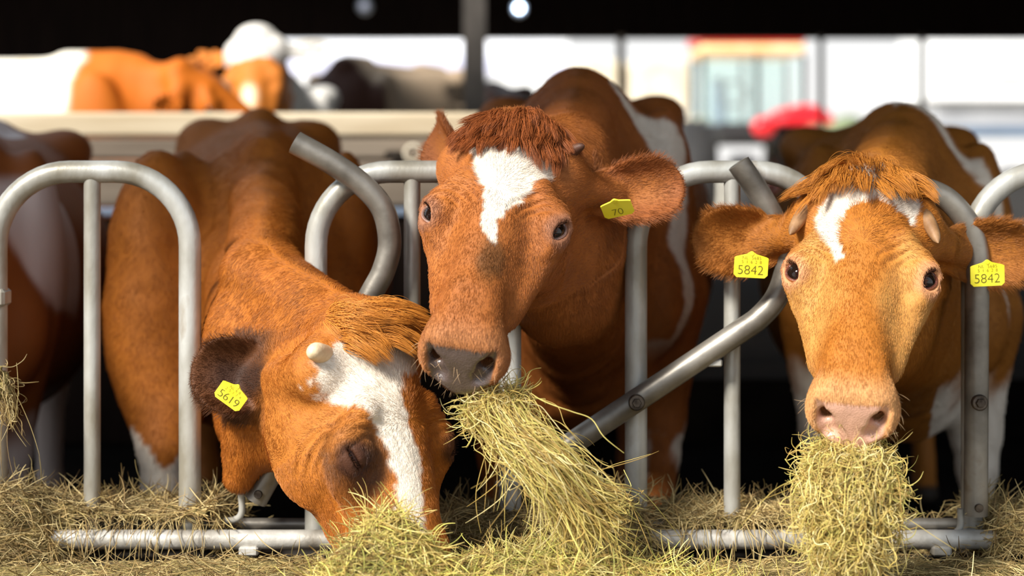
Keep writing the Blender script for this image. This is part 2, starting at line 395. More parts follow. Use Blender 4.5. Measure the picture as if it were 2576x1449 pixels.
class Field:
    def __init__(s, xs, ys, zs):
        s.g = (xs, ys, zs); s.V = np.full((len(xs), len(ys), len(zs)), 0.5, F4)
    def op(s, fn, lo, hi, k=0.02, sub=False):
        m = k*1.2+0.03; sl = []
        for a in range(3):
            i0 = max(0, int(np.searchsorted(s.g[a], lo[a]-m))-1); i1 = min(len(s.g[a]), int(np.searchsorted(s.g[a], hi[a]+m))+1)
            if i1 <= i0: return
            sl.append(slice(i0, i1))
        X = s.g[0][sl[0]][:, None, None]; Y = s.g[1][sl[1]][None, :, None]; Z = s.g[2][sl[2]][None, None, :]
        d = fn(X, Y, Z).astype(F4); sl = tuple(sl)
        s.V[sl] = smax(s.V[sl], -d, k) if sub else smin(s.V[sl], d, k)
    def cone(s, a, b, ra, rb, k=0.03, sub=False, sq=None):
        """round cone between world points; sq=(axis, f) squashes distance along a unit axis"""
        a = np.asarray(a, float); b = np.asarray(b, float)
        rm = max(ra, rb)
        lo = np.minimum(a, b)-rm; hi = np.maximum(a, b)+rm
        ab = b-a; L2 = float(ab@ab)+1e-12
        def fn(X, Y, Z):
            px, py, pz = X-a[0], Y-a[1], Z-a[2]
            t = np.clip((px*ab[0]+py*ab[1]+pz*ab[2])/L2, 0, 1)
            qx, qy, qz = px-t*ab[0], py-t*ab[1], pz-t*ab[2]
            q2 = qx*qx+qy*qy+qz*qz
            if sq is not None:
                ax, f = sq; da = qx*ax[0]+qy*ax[1]+qz*ax[2]; q2 = q2+da*da*(f*f-1)
            return np.sqrt(q2)-(ra+(rb-ra)*t)
        s.op(fn, lo, hi, k, sub)
    def ell(s, c, R, r, k=0.03, sub=False):
        """ellipsoid: centre c, rotation columns R, radii r"""
        c = np.asarray(c, float); R = np.asarray(R, float); r = np.asarray(r, float)
        e = np.abs(R)@r
        def fn(X, Y, Z):
            p = [X-c[0], Y-c[1], Z-c[2]]
            l = [(p[0]*R[0, i]+p[1]*R[1, i]+p[2]*R[2, i]) for i in range(3)]
            k0 = np.sqrt((l[0]/r[0])**2+(l[1]/r[1])**2+(l[2]/r[2])**2)
            k1 = np.sqrt((l[0]/r[0]**2)**2+(l[1]/r[1]**2)**2+(l[2]/r[2]**2)**2)+1e-9
            return k0*(k0-1)/k1
        s.op(fn, c-e, c+e, k, sub)
    def mesh(s):
        V = s.V; nx, ny, nz = V.shape
        ins = V < 0
        c = ins[:-1, :-1, :-1].astype(np.int8)
        tot = np.zeros((nx-1, ny-1, nz-1), np.int8)
        for i in (0, 1):
            for j in (0, 1):
                for k in (0, 1): tot += ins[i:nx-1+i, j:ny-1+j, k:nz-1+k]
        act = np.argwhere((tot > 0) & (tot < 8)); n = len(act)
        idx = np.full(tot.shape, -1, np.int32); idx[act[:, 0], act[:, 1], act[:, 2]] = np.arange(n)
        off = np.array([(i, j, k) for i in (0, 1) for j in (0, 1) for k in (0, 1)])
        cv = np.stack([V[act[:, 0]+o[0], act[:, 1]+o[1], act[:, 2]+o[2]] for o in off], 1)
        cp = np.stack([np.stack([s.g[a][act[:, a]+o[a]] for a in range(3)], 1) for o in off], 1)
        acc = np.zeros((n, 3)); cnt = np.zeros(n)
        for p in range(8):
            for q in range(p+1, 8):
                if np.abs(off[p]-off[q]).sum() != 1: continue
                a, b = cv[:, p], cv[:, q]; m = (a < 0) != (b < 0)
                t = (a/(a-b+1e-20))[m][:, None]
                acc[m] += cp[m, p]*(1-t)+cp[m, q]*t; cnt[m] += 1
        P = acc/np.maximum(cnt, 1)[:, None]
        Q = []
        for ax in range(3):
            A = np.moveaxis(ins, ax, 0); I = np.moveaxis(idx, ax, 0)
            if True:
                ch = A[:-1, 1:-1, 1:-1] != A[1:, 1:-1, 1:-1]
                e = np.argwhere(ch); x, y, z = e[:, 0], e[:, 1]+1, e[:, 2]+1
                quad = np.stack([I[x, y-1, z-1], I[x, y, z-1], I[x, y, z], I[x, y-1, z]], 1)
                fl = A[x, y, z].copy()
                if ax == 1: fl = ~fl
                quad[~fl] = quad[~fl][:, ::-1]
                Q.append(quad)
        Q = np.concatenate(Q); Q = Q[(Q >= 0).all(1)]
        # keep the largest connected piece only
        lab = np.arange(n)
        E = np.concatenate([Q[:, [0, 1]], Q[:, [1, 2]], Q[:, [2, 3]], Q[:, [3, 0]]])
        for _ in range(400):
            m = np.minimum(lab[E[:, 0]], lab[E[:, 1]])
            new = lab.copy(); np.minimum.at(new, E[:, 0], m); np.minimum.at(new, E[:, 1], m)
            new = new[new]
            if (new == lab).all(): break
            lab = new
        big = np.bincount(lab[Q[:, 0]]).argmax()
        Q = Q[lab[Q[:, 0]] == big]
        used = np.unique(Q); mp = np.full(n, -1); mp[used] = np.arange(len(used)); P = P[used]; Q = mp[Q]
        # light smoothing
        E = np.concatenate([Q[:, [0, 1]], Q[:, [1, 2]], Q[:, [2, 3]], Q[:, [3, 0]]])
        for lam in (0.5, -0.48, 0.5):
            sm = np.zeros_like(P); ct = np.zeros(len(P))
            for a in range(3): sm[:, a] = np.bincount(E[:, 0], P[E[:, 1], a], len(P))+np.bincount(E[:, 1], P[E[:, 0], a], len(P))
            ct = np.bincount(E[:, 0], None, len(P))+np.bincount(E[:, 1], None, len(P))
            P = P+lam*(sm/np.maximum(ct, 1)[:, None]-P)
        return P, Q

_perm = rng.random((64, 64, 64)).astype(F4)
def vnoise(P, f):
    q = np.asarray(P)*f; i = np.floor(q).astype(int); t = q-i; t = t*t*(3-2*t); r = 0
    for a in (0, 1):
        for b in (0, 1):
            for c in (0, 1):
                wgt = (t[:, 0] if a else 1-t[:, 0])*(t[:, 1] if b else 1-t[:, 1])*(t[:, 2] if c else 1-t[:, 2])
                r = r+wgt*_perm[(i[:, 0]+a) % 64, (i[:, 1]+b) % 64, (i[:, 2]+c) % 64]
    return r*2-1
def fbm(P, f): return vnoise(P, f)*0.55+vnoise(P, f*2.1)*0.3+vnoise(P, f*4.3)*0.15

def poly_sd(pts, poly):
    """signed distance to a polygon in 2-D, negative inside"""
    p = np.asarray(pts); v = np.asarray(poly, float); d = np.full(len(p), 1e9); s = np.ones(len(p))
    for i in range(len(v)):
        a, b = v[i], v[i-1]; e = b-a; wv = p-a
        h = np.clip((wv@e)/(e@e), 0, 1)[:, None]; q = wv-e*h
        d = np.minimum(d, (q*q).sum(1))
        c1 = p[:, 1] >= a[1]; c2 = p[:, 1] < b[1]; c3 = e[0]*wv[:, 1] > e[1]*wv[:, 0]
        fl = (c1 & c2 & c3) | (~c1 & ~c2 & ~c3); s = np.where(fl, -s, s)
    return s*np.sqrt(d)

# ------------------------------------------------------------------ hair and strands
def curves_obj(name, P, rad, tint, mat, parent=None, origin=(0, 0, 0)):
    """P (n,k,3) points, rad (k,) or (n,k), tint (n,3)"""
    n, k, _ = P.shape
    h = bpy.data.hair_curves.new(name); h.add_curves([k]*n)
    P = P-np.asarray(origin)
    h.attributes['position'].data.foreach_set('vector', P.reshape(-1).astype(F4))
    r = h.attributes.get('radius') or h.attributes.new('radius', 'FLOAT', 'POINT')
    r.data.foreach_set('value', np.broadcast_to(rad, (n, k)).reshape(-1).astype(F4))
    c = h.attributes.new('tint', 'FLOAT_COLOR', 'CURVE')
    c.data.foreach_set('color', np.concatenate([tint, np.ones((n, 1))], 1).reshape(-1).astype(F4))
    h.materials.append(mat)
    o = link(name, h, parent)
    if parent is None: o.location = origin
    return o

def sample_surface(P, Q, N, wfn):
    """n random points on the quads, weighted by area * wfn(face centre, face normal)"""
    a, b, c, d = P[Q[:, 0]], P[Q[:, 1]], P[Q[:, 2]], P[Q[:, 3]]
    fn = np.cross(c-a, d-b); ar = np.linalg.norm(fn, axis=1); fn = fn/(ar[:, None]+1e-12)
    ctr = (a+b+c+d)/4
    wg = ar*wfn(ctr, fn); f = rng.choice(len(Q), N, p=wg/wg.sum())
    u, v = rng.random((N, 1)), rng.random((N, 1))
    pos = (a[f]*(1-u)+b[f]*u)*(1-v)+(d[f]*(1-u)+c[f]*u)*v
    return pos, f, fn, u, v

def vert_normals(P, Q):
    fn = np.cross(P[Q[:, 2]]-P[Q[:, 0]], P[Q[:, 3]]-P[Q[:, 1]])
    n = np.zeros_like(P)
    for k in range(4):
        for a in range(3): n[:, a] += np.bincount(Q[:, k], fn[:, a], len(P))
    return n/(np.linalg.norm(n, axis=1)[:, None]+1e-12)

def norm(v): v = np.asarray(v, float); return v/(np.linalg.norm(v, axis=-1, keepdims=True)+1e-12)

# ------------------------------------------------------------------ cows
HU = [0, .03, .07, .12, .17, .21, .25, .29, .34, .39, .43, .47, .51, .56]
HW = [.062, .082, .096, .104, .106, .104, .096, .084, .071, .060, .056, .059, .059, .054]
HT = [-.03, -.008, .002, .006, .006, .004, .001, -.002, -.005, -.008, -.012, -.018, -.024, -.030]
HB = [-.13, -.15, -.175, -.205, -.225, -.228, -.222, -.208, -.188, -.165, -.146, -.132, -.126, -.124]

def head_field(Fd, R, t, hs, mouth=True, jaw=1.0):
    W = lambda x, u, v: t+hs*(R@np.array([x, u, v]))
    def loft(X, Y, Z):
        p = [X-t[0], Y-t[1], Z-t[2]]
        l = [(p[0]*R[0, i]+p[1]*R[1, i]+p[2]*R[2, i])/hs for i in range(3)]
        x, u, v = l
        w_ = np.interp(u, HU, HW); tp = np.interp(u, HU, HT); bt = np.interp(u, HU, HB)*(1+(jaw-1)*sstep(.50, .34, u))
        vm = (tp+bt)/2; hh = (tp-bt)/2; q = (v-vm)/hh
        w2 = w_*(1-0.42*sstep(0.1, -1.0, q)-0.10*sstep(0.3, 1.0, q))
        r = (np.abs(x/w2)**2.5+np.abs(q)**2.5)**0.4
        d = (r-1)*np.minimum(w2, hh)*0.9
        d = smax(d, 0.88*(u-0.512)+0.475*(v+0.07), 0.02)
        return smax(d, -u, 0.04)*hs
    cs = np.array([W(x, u, v) for x in (-.13, .13) for u in (0, .56) for v in (-.24*jaw, .02)])
    Fd.op(loft, cs.min(0), cs.max(0), 0.02)
    E = lambda c, r, k, sub=False: Fd.ell(W(*c), R, np.array(r)*hs, k*hs, sub)
    C = lambda a, b, ra, rb, k, sub=False: Fd.cone(W(*a), W(*b), ra*hs, rb*hs, k*hs, sub)
    E((0, .015, -.055), (.078, .045, .06), .04)
    for s in (-1, 1):
        E((s*.090, .234, -.054), (.034, .052, .042), .03)                     # orbit
        C((s*.070, .165, -.012), (s*.108, .205, -.034), .016, .014, .03)      # brow
        C((s*.080, .268, .004), (s*.064, .395, -.002), .026, .022, .024, True)  # hollow beside the nose
        E((s*.088, .262, -.020), (.016, .022, .016), .02, True)              # inner corner of the eye
        C((s*.088, .275, -.074), (s*.058, .395, -.074), .021, .017, .03)      # facial crest
        E((s*.070, .175, -.150*jaw), (.042, .085*jaw, .072), .05)                     # cheek
        E((s*.100, .07, -.075), (.028, .04, .045), .04)                       # ear root
        E((s*.049, .478, -.068), (.020, .036, .040), .025)                    # nostril wing
        C((s*.024, .40, -.022), (s*.032, .47, -.032), .017, .017, .03)
    C((0, .16, -.042), (0, .45, -.050), .050, .042, .03)                      # nasal bone
    E((0, .482, -.085), (.064, .032, .056), .03)                              # muzzle
    C((0, .30, -.165), (0, .462, -.148), .048, .034, .03)                     # lower jaw
    if mouth:
        C((-.07, .47, -.134), (.07, .47, -.134), .004, .004, .012, True)
        C((-.05, .505, -.132), (.05, .505, -.132), .006, .006, .012, True)
    for s in (-1, 1):                                                         # nostrils
        C((s*.055, .503, -.038), (s*.035, .523, -.080), .008, .0145, .007, True)
        C((s*.043, .512, -.060), (s*.037, .470, -.072), .013, .009, .008, True)

EARW = [(0, .030), (.15, .044), (.35, .058), (.55, .062), (.75, .058), (.9, .044), (1.0, .016)]
def ear_field(Fd, base, tip, nrm, width=1.0, cup=0.5):
    base = np.asarray(base, float); A = np.asarray(tip, float)-base; L = np.linalg.norm(A); A /= L
    N = np.asarray(nrm, float); N = N-A*(N@A); N /= np.linalg.norm(N); B = np.cross(N, A)
    es, ew = zip(*EARW)
    def fn(X, Y, Z):
        p = [X-base[0], Y-base[1], Z-base[2]]
        s = (p[0]*A[0]+p[1]*A[1]+p[2]*A[2])/L; wv = p[0]*B[0]+p[1]*B[1]+p[2]*B[2]; n = p[0]*N[0]+p[1]*N[1]+p[2]*N[2]
        hw = np.interp(s, es, ew)*width
        f = cup*(wv*wv)/0.06-0.012-0.02*np.clip(s, 0, 1)*(1-np.clip(s, 0, 1))
        th = 0.0065+0.012*(1-sstep(0, .3, s))
        d1 = np.abs(n-f)*0.85-th
        d = smax(d1, (np.abs(wv)-hw)*0.8, 0.012)
        return np.maximum(smax(d, (s-1)*L, 0.01), (-0.2-s)*L)
    ext = 0.075*width
    pts = np.array([base-A*L*0.2, base+A*L])
    Fd.op(fn, pts.min(0)-ext, pts.max(0)+ext, 0.012)
    return dict(base=base, A=A, N=N, B=B, L=L)

SS = [-.32, -.24, -.14, -.04, .12, .32, .58, .88, 1.12, 1.34, 1.50, 1.60]
SW = [.10, .19, .25, .275, .31, .36, .405, .405, .35, .30, .22, .06]
ST = [-.36, -.20, -.08, -.015, -.02, -.055, -.065, -.05, -.02, -.015, -.06, -.20]
SB = [-.72, -.86, -.92, -.93, -.90, -.90, -.93, -.91, -.82, -.70, -.58, -.42]
def body_field(Fd, Wp, b, sb, drop=0.0, legs=True, hook=1.0, squ=.95, fore=None):
    b = norm(b); lt = np.array([-b[1], b[0], 0.0])
    Wp = np.asarray(Wp, float)
    P = lambda s, l, z: Wp+sb*(s*b+l*lt)+np.array([0, 0, sb*z])
    def loft(X, Y, Z):
        s = ((X-Wp[0])*b[0]+(Y-Wp[1])*b[1])/sb; l = ((X-Wp[0])*lt[0]+(Y-Wp[1])*lt[1])/sb; z = (Z-Wp[2])/sb
        w_ = np.interp(s, SS, SW); tp = np.interp(s, SS, ST)-drop*sstep(.75, .0, s); bt = np.interp(s, SS, SB)
        vm = (tp+bt)/2; hh = (tp-bt)/2; q = (z-vm)/hh
        w2 = w_*(1-0.12*sstep(0.2, 1.0, q))
        pe = 2.15+squ*sstep(.35, 1.05, s)*sstep(-.2, .3, q); r = (np.abs(l/w2)**pe+np.abs(q)**pe)**(1/pe)
        d = (r-1)*np.minimum(w2, hh)*0.85
        return smax(smax(d, s-1.58, .04), -.31-s, .04)*sb
    cs = np.array([P(s, l, z) for s in (-.32, 1.6) for l in (-.44, .44) for z in (-.95, .03)])
    Fd.op(loft, cs.min(0), cs.max(0), 0.03)
    I = np.stack([b, lt, np.array([0, 0, 1.0])], 1)
    E = lambda c, r, k, sub=False: Fd.ell(P(*c), I, np.array(r)*sb, k, sub)
    C = lambda a, c, ra, rb, k: Fd.cone(P(*a), P(*c), ra*sb, rb*sb, k)
    C((-.12, 0, -.06-drop), (.22, 0, -.035-drop*.8), .05, .045, .06)
    C((.2, 0, -.06-drop*.8), (1.35, 0, -.055), .04, .04, .05)
    C((1.05, 0, -.04), (1.42, 0, -.05), .05, .05, .06)
    for s in (-1, 1):
        E((.02, s*.225, -.38-drop*.5), (.15, .08, .29), .05)
        E((-.17, s*.19, -.58), (.10, .09, .13), .06)
        E((1.10, s*.265*hook, -.09), (.10, .075, .065), .08)
        E((1.46, s*.12, -.12), (.07, .06, .06), .07)
        E((1.22, s*.19, -.38), (.22, .13, .30), .06)
        E((.90, s*.35, -.20), (.16, .07, .06), .06, True)
        if legs:
            zg = (0-Wp[2])/sb
            kz = zg+.40/1.38*1.38
            fs, fl = (fore or {}).get(s, (0, 0)); x0 = .02+fs; y0 = .215+fl
            C((-.02+fs*.4, s*(.21+fl*.5), -.58), (x0, s*y0, zg+.46), .125, .066, .05)
            C((x0, s*y0, zg+.46), (x0, s*y0, zg+.36), .062, .056, .03)
            C((x0, s*y0, zg+.36), (x0, s*y0, zg+.12), .045, .038, .03)
            C((x0, s*y0, zg+.12), (x0-.05, s*y0, zg+.055), .044, .05, .02)
            E((x0-.055, s*y0, zg+.035), (.065, .055, .036), .01)
            C((1.22, s*.19, -.50), (1.08, s*.21, -.74), .15, .11, .06)
            C((1.10, s*.20, -.74), (1.42, s*.17, zg+.52), .105, .055, .05)
            C((1.42, s*.17, zg+.52), (1.36, s*.17, zg+.13), .05, .038, .03)
            C((1.36, s*.17, zg+.13), (1.31, s*.17, zg+.055), .042, .048, .02)
            E((1.305, s*.17, zg+.035), (.065, .055, .036), .01)
    C((1.52, 0, -.08), (1.66, 0, -.22), .035, .03, .03); C((1.66, 0, -.22), (1.68, 0, -.75), .028, .018, .02)
    return P, b, lt

def neck_field(Fd, H, P, crest=(.07, .10), mid=(.11, .20), thr=(.07, .14), lt=None, sag=0.0, k=.06, pz=0.0, via=None):
    """H: head-local to world, P: body-local to world; via: a point between the bars the neck passes through"""
    def seg(a, b, ra, rb, dz, rm):
        if via is None: Fd.cone(a, b, ra, rb, k)
        else:
            m = np.asarray(via)+np.array([0, 0, dz]); Fd.cone(a, m, ra, rm, k); Fd.cone(m, b, rm, rb, k)
    seg(H(0, .035, -.085), P(-.02, 0, -.12+pz), crest[0], crest[1], .13, .080)
    seg(H(0, .10, -.14), P(-.06, 0, -.34+pz), mid[0], mid[1], .0, .118)
    seg(H(0, .16, -.175), P(-.18, 0, -.52+pz*.5), .095, .18 if k > .04 else .15, -.08, .110)
    seg(H(0, .20, -.19), P(-.26, 0, -.66), thr[0], thr[1], -.17, .085)
    m = (H(0, .20, -.21)*0.5+P(-.28, 0, -.72)*0.5)+np.array([0, 0, -sag])
    if via is not None: m[0] = via[0]
    Fd.cone(H(0, .22, -.20), m, .03, .035, .05); Fd.cone(m, P(-.30, 0, -.76), .035, .05, .05)   # dewlap

def pix_on_plane(pts, o, n):
    """photo pixels to world points on the plane (o, n)"""
    c = np.array([0, -DC, HC]); out = []
    for px, py in pts:
        d = np.array([(px-1288)/FP, 1.0, (400-py)/FP]); out.append(c+d*(((o-c)@n)/(d@n)))
    return np.array(out)

CAMP = np.array([0, -DC, HC])

def eye_frame(R, t, hs, s, ex):
    n = norm(R@np.array([s*.72, -.04, .68])); r = .0232*hs; return n, r, t+hs*(R@np.array([s*(ex-.012), .240, -.046]))

def surf_along(Fd, p, n, r):
    """walk in along n until the field turns negative, give the eyeball centre just under the skin"""
    for d in np.arange(.06, -.06, -.0005):
        q = p+n*d; i = [int(np.clip(np.searchsorted(Fd.g[a], q[a]), 1, len(Fd.g[a])-1)) for a in range(3)]; acc = 0
        f = [(q[a]-Fd.g[a][i[a]-1])/(Fd.g[a][i[a]]-Fd.g[a][i[a]-1]) for a in range(3)]
        for x in (0, 1):
            for y in (0, 1):
                for z in (0, 1): acc += Fd.V[i[0]-1+x, i[1]-1+y, i[2]-1+z]*(f[0] if x else 1-f[0])*(f[1] if y else 1-f[1])*(f[2] if z else 1-f[2])
        if acc < 0: break
    i = [int(np.clip(np.searchsorted(Fd.g[a], q[a]), 3, len(Fd.g[a])-4)) for a in range(3)]; g = []
    for a in range(3):
        hi = list(i); lo = list(i); hi[a] += 3; lo[a] -= 3; g.append((Fd.V[tuple(hi)]-Fd.V[tuple(lo)])/(Fd.g[a][hi[a]]-Fd.g[a][lo[a]]))
    n2 = norm(norm(np.array(g))*.75+n*.25)
    return q-n2*r*.80, n2

def eye_axes(R, s, n, tilt=.35):
    a = norm(R@np.array([-s*tilt, .93, .10])); a = norm(a-n*(a@n)); b = np.cross(n, a)
    if b@(R@np.array([0, -1.0, 0.6])) < 0: b = -b          # b points to the upper lid
    return a, b

def lid_field(Fd, R, s, r, c, n, lid=1.0):
    a, b = eye_axes(R, s, n)
    Fd.ell(c, np.stack([a, b, n], 1), (r*1.28, r*1.18, r*1.10), .030)
    Fd.ell(c+n*r*.95, np.stack([a, b, n], 1), (r*.98, r*.66*lid, r*.80), .006, True)

def eye_parts(root, org, R, t, hs, s, opening, lidc, ex, c, lash=True, tilt=0.35):
    W = lambda x, u, v: t+hs*(R@np.array([x, u, v]))
    n, r, _c = eye_frame(R, t, hs, s, ex); c, n = c; a, b = eye_axes(R, s, n)
    MB().ball(c-org, r, 28, 18).build('eye', M_eye, root)
    # lids: a shell over the eyeball with an almond opening
    nu, nt = 56, 12; v = []; col_ = []
    for i in range(nu):
        ph = 2*math.pi*i/nu
        up = math.sin(ph) > 0
        ea = 0.80*math.cos(ph); eb = (opening[0] if up else opening[1])*math.sin(ph)*(1-0.25*abs(math.cos(ph)))+opening[2]*(1-math.cos(ph)**2)
        oa = ea+.42*math.cos(ph); ob = eb+.42*math.sin(ph)
        for j in range(nt):
            q = j/(nt-1); aa = ea+(oa-ea)*q; bb = eb+(ob-eb)*q
            ang = math.hypot(aa, bb); k = math.sin(min(ang, 1.75))/(ang+1e-9); cz = math.cos(min(ang, 1.75))
            rr = r*(1.04+.14*math.sin(min(1, q*2.4)*math.pi*.5)-.30*q*q)
            if j == 0: rr = r*1.0
            v.append(c+rr*(a*aa*k+b*bb*k+n*cz)-org)
            col_.append(q)
    f = []
    for i in range(nu):
        for j in range(nt-1):
            f.append((i*nt+j, i*nt+j+1, ((i+1) % nu)*nt+j+1, ((i+1) % nu)*nt+j))
    o = mesh_np('eyelid', v, f, M_coat, root)
    me = o.data; q = np.array(col_)[:, None]
    rim, out = lidc; cc = np.where(q < 0.12, rim*0.55, rim*(1-sstep(.1, .75, q))+out*sstep(.1, .75, q))
    at = me.attributes.new('coat', 'FLOAT_COLOR', 'POINT'); at.data.foreach_set('color', np.concatenate([cc, np.ones((len(cc), 1))], 1).ravel().astype(F4))
    at = me.attributes.new('wet', 'FLOAT', 'POINT'); at.data.foreach_set('value', (0.8*(q[:, 0] < .12)).astype(F4))
    if lash:
        m = 46; ph = np.linspace(0.35, math.pi-0.35, m)+rng.normal(0, .03, m)
        ea = 0.80*np.cos(ph)[:, None]; eb = ((opening[0])*np.sin(ph)*(1-0.25*np.abs(np.cos(ph)))+opening[2]*np.sin(ph)**2)[:, None]
        ang = np.sqrt(ea**2+eb**2); k = np.sin(ang)/(ang+1e-9)
        root_ = c+r*1.08*(a*ea*k+b*eb*k+n*np.cos(ang))
        d = norm(n*1.0+b*0.15+a*ea*0.6+rng.normal(0, .12, (m, 3))); L = (.009+.005*rng.random(m))[:, None]
        P = np.stack([root_, root_+d*L*.5-b*L*.12, root_+d*L-b*L*.05], 1)
        curves_obj('eyelashes', P-org, np.array([.0005, .0004, .00015]), np.tile(lin(60, 34, 22), (m, 1)), M_fur, root)
    return c

def text_mesh(name, txt, size, mat, parent, O, ex, ey, spacing=1.0):
    cu = bpy.data.curves.new(name, 'FONT'); cu.body = txt; cu.size = size; cu.align_x = 'CENTER'; cu.align_y = 'CENTER'; cu.space_character = spacing; cu.offset = -size*.016
    to = bpy.data.objects.new(name, cu); col.objects.link(to); dg = bpy.context.evaluated_depsgraph_get()
    me = bpy.data.meshes.new_from_object(to.evaluated_get(dg)); bpy.data.objects.remove(to)
    co = np.zeros(len(me.vertices)*3, F4); me.vertices.foreach_get('co', co); co = co.reshape(-1, 3)
    en = np.cross(ex, ey); co = O+co[:, :1]*ex+co[:, 1:2]*ey+0.0007*en
    me.vertices.foreach_set('co', co.astype(F4).ravel()); me.materials.clear(); me.materials.append(mat); me.update()
    me.name = name
    return link(name, me, parent)

def ear_tag(root, org, O, ex, ey, num, w=.068, small=None, bend=0.0):
    """yellow tag plate centred at O, ex along the writing, ey up the writing"""
    ex = norm(ex); ey = np.asarray(ey, float); ey = norm(ey-ex*(ey@ex)); en = np.cross(ex, ey)
    h = w*.80; c = .006
    ol = [(-w/2+c, -h/2), (w/2-c, -h/2), (w/2, -h/2+c), (w/2, h*.24), (w/2-.004, h*.28), (w*.14, h*.38), (w*.04, h*.47), (-w*.04, h*.47), (-w*.14, h*.38), (-w/2+.004, h*.28), (-w/2, h*.24), (-w/2, -h/2+c)]
    v = []; n = len(ol); th = .0016
    for dz, sh in ((-th, 1.0), (th*.6, 1.0), (th, .985)):
        for x, y in ol: v.append(O+ex*x*sh+ey*y*sh+en*(dz+bend*y*y)-org)
    f = [tuple(range(n-1, -1, -1)), tuple(range(2*n, 3*n))]
    for r in range(2):
        for i in range(n): f.append((r*n+i, r*n+(i+1) % n, (r+1)*n+(i+1) % n, (r+1)*n+i))
    tg = mesh_np('ear_tag', v, f, M_tag, root, smooth=False); tg['label'] = 'yellow plastic ear tag'
    if num: text_mesh('tag_number', num, w*.40, M_ink, tg, O-org-ey*h*.22-ex*w*.02+en*(th+bend*h*h*.05), ex, ey, 0.98)
    if small:
        text_mesh('tag_code', small[0], w*.135, M_ink, tg, O-org+ey*h*.24+en*th, ex, ey, 1.1)
        text_mesh('tag_code', small[1], w*.135, M_ink, tg, O-org+ey*h*.09+en*th, ex, ey, 1.2)
    MB().disc(O-org+ey*h*.40-en*.001, en, .0048, .0035, 14).build('tag_button', M_tag, tg)
    return tg

def finish_cow(name, Fd, colour, label, org, relief=None, cat='cow', group=None):
    P, Q = Fd.mesh()
    N = vert_normals(P, Q)
    if relief is not None: P = P+N*relief(P, N)[:, None]; N = vert_normals(P, Q)
    c, wet = colour(P, N)
    o = mesh_np(name, P, Q, M_coat, None, org)
    me = o.data
    at = me.attributes.new('coat', 'FLOAT_COLOR', 'POINT'); at.data.foreach_set('color', np.concatenate([c, np.ones((len(c), 1))], 1).ravel().astype(F4))
    at = me.attributes.new('wet', 'FLOAT', 'POINT'); at.data.foreach_set('value', wet.astype(F4))
    tag(o, label, cat, group)
    return o, P, Q, N, c, wet

def grow_coat(root, org, P, Q, N, c, wet, n, lenfn, flowfn, wfn, rad=.00029, lift=.15, jit=.13, bright=1.0):
    def w_(ctr, fn):
        vis = ((CAMP-ctr)*fn).sum(1)/np.linalg.norm(CAMP-ctr, axis=1)
        return wfn(ctr)*(vis > -0.35)
    pos, f, fn, u, v = sample_surface(P, Q, n, w_)
    B = lambda A: (A[Q[f, 0]]*(1-u)+A[Q[f, 1]]*u)*(1-v)+(A[Q[f, 3]]*(1-u)+A[Q[f, 2]]*u)*v
    nn = norm(B(N)); cc = B(c); wt = B(wet[:, None])[:, 0]
    keep = wt < .35
    pos, nn, cc = pos[keep], nn[keep], cc[keep]; n = len(pos)
    fl = flowfn(pos); fl = norm(fl-nn*(fl*nn).sum(1)[:, None])
    clump = np.stack([vnoise(pos, 60), vnoise(pos+5, 60), vnoise(pos+9, 60)], 1)
    d = norm(fl+nn*lift+rng.normal(0, jit, (n, 3))+clump*jit*1.6)
    L = (lenfn(pos)*(0.6+0.7*rng.random(n)))[:, None]
    d2 = norm(d*0.55+fl*0.6)
    K = np.stack([pos-nn*.0006, pos+d*L*.5, pos+d*L*.5+d2*L*.5], 1)
    tint = cc*(bright*(0.84+0.36*rng.random((n, 1))))
    return curves_obj('coat', K-org, np.array([rad, rad*.85, rad*.25]), np.clip(tint, 0, 1), M_fur, root)

def tuft(name, root, org, pos, d0, L, droop, tint, rad=.0006, jit=.25, k=6, clumps=0):
    n = len(pos); d = norm(d0+rng.normal(0, jit, (n, 3))); P = [pos]; L = np.broadcast_to(L, (n,))[:, None]
    curl = rng.normal(0, .22, (n, 3))
    for i in range(1, k):
        d = norm(d+droop*(1.0/k)*1.6+curl*(1.0/k)*1.5); P.append(P[-1]+d*L/(k-1))
    P = np.stack(P, 1)
    if clumps:
        ci = rng.choice(n, clumps, replace=False); D2 = ((pos[:, None]-pos[ci][None])**2).sum(2); near = ci[D2.argmin(1)]
        q = (np.linspace(0, 1, k)**1.2*.72)[None, :, None]; P = P*(1-q)+P[near]*q
    r = rad*np.array([1, 1, .95, .8, .55, .15][:k])
    return curves_obj(name, P-org, r, tint, M_fur, root)

POSE = {
 2: (np.array([.7137, -.1571, 1.1408]), np.array([[.9735, -.1869, -.1319], [-.2239, -.6593, -.7178], [-.0471, -.7283, .6837]]), 1.12),
 1: (np.array([.0161, -.1569, 1.2458]), np.array([[.98, -.1965, -.0309], [-.1529, -.6446, -.7491], [-.1272, -.7388, .6618]]), 1.12),
 0: (np.array([-.2560, -.283, .8600]), np.array([[.6829, .2363, .6913], [.7301, -.2535, -.6346], [-.0253, -.938, .3457]]), 1.15),
}
def bbox_grid(pts, headc, hr, fine, lo, hi, coarse=0.022):
    return [graded(lo[a], hi[a], headc[a][0], headc[a][1], fine, 1.05, coarse) for a in range(3)]

def loc_of(P, t, R, hs): return ((P-t)@R)/hs
def blocal(P, Wp, b, lt, sb): D = P-Wp; return np.stack([D@b, D@lt, D[:, 2]], 1)/sb

WHITE = lin(224, 213, 198)
def mixc(c, c2, m): m = np.clip(m, 0, 1)[:, None]; return c*(1-m)+c2*m

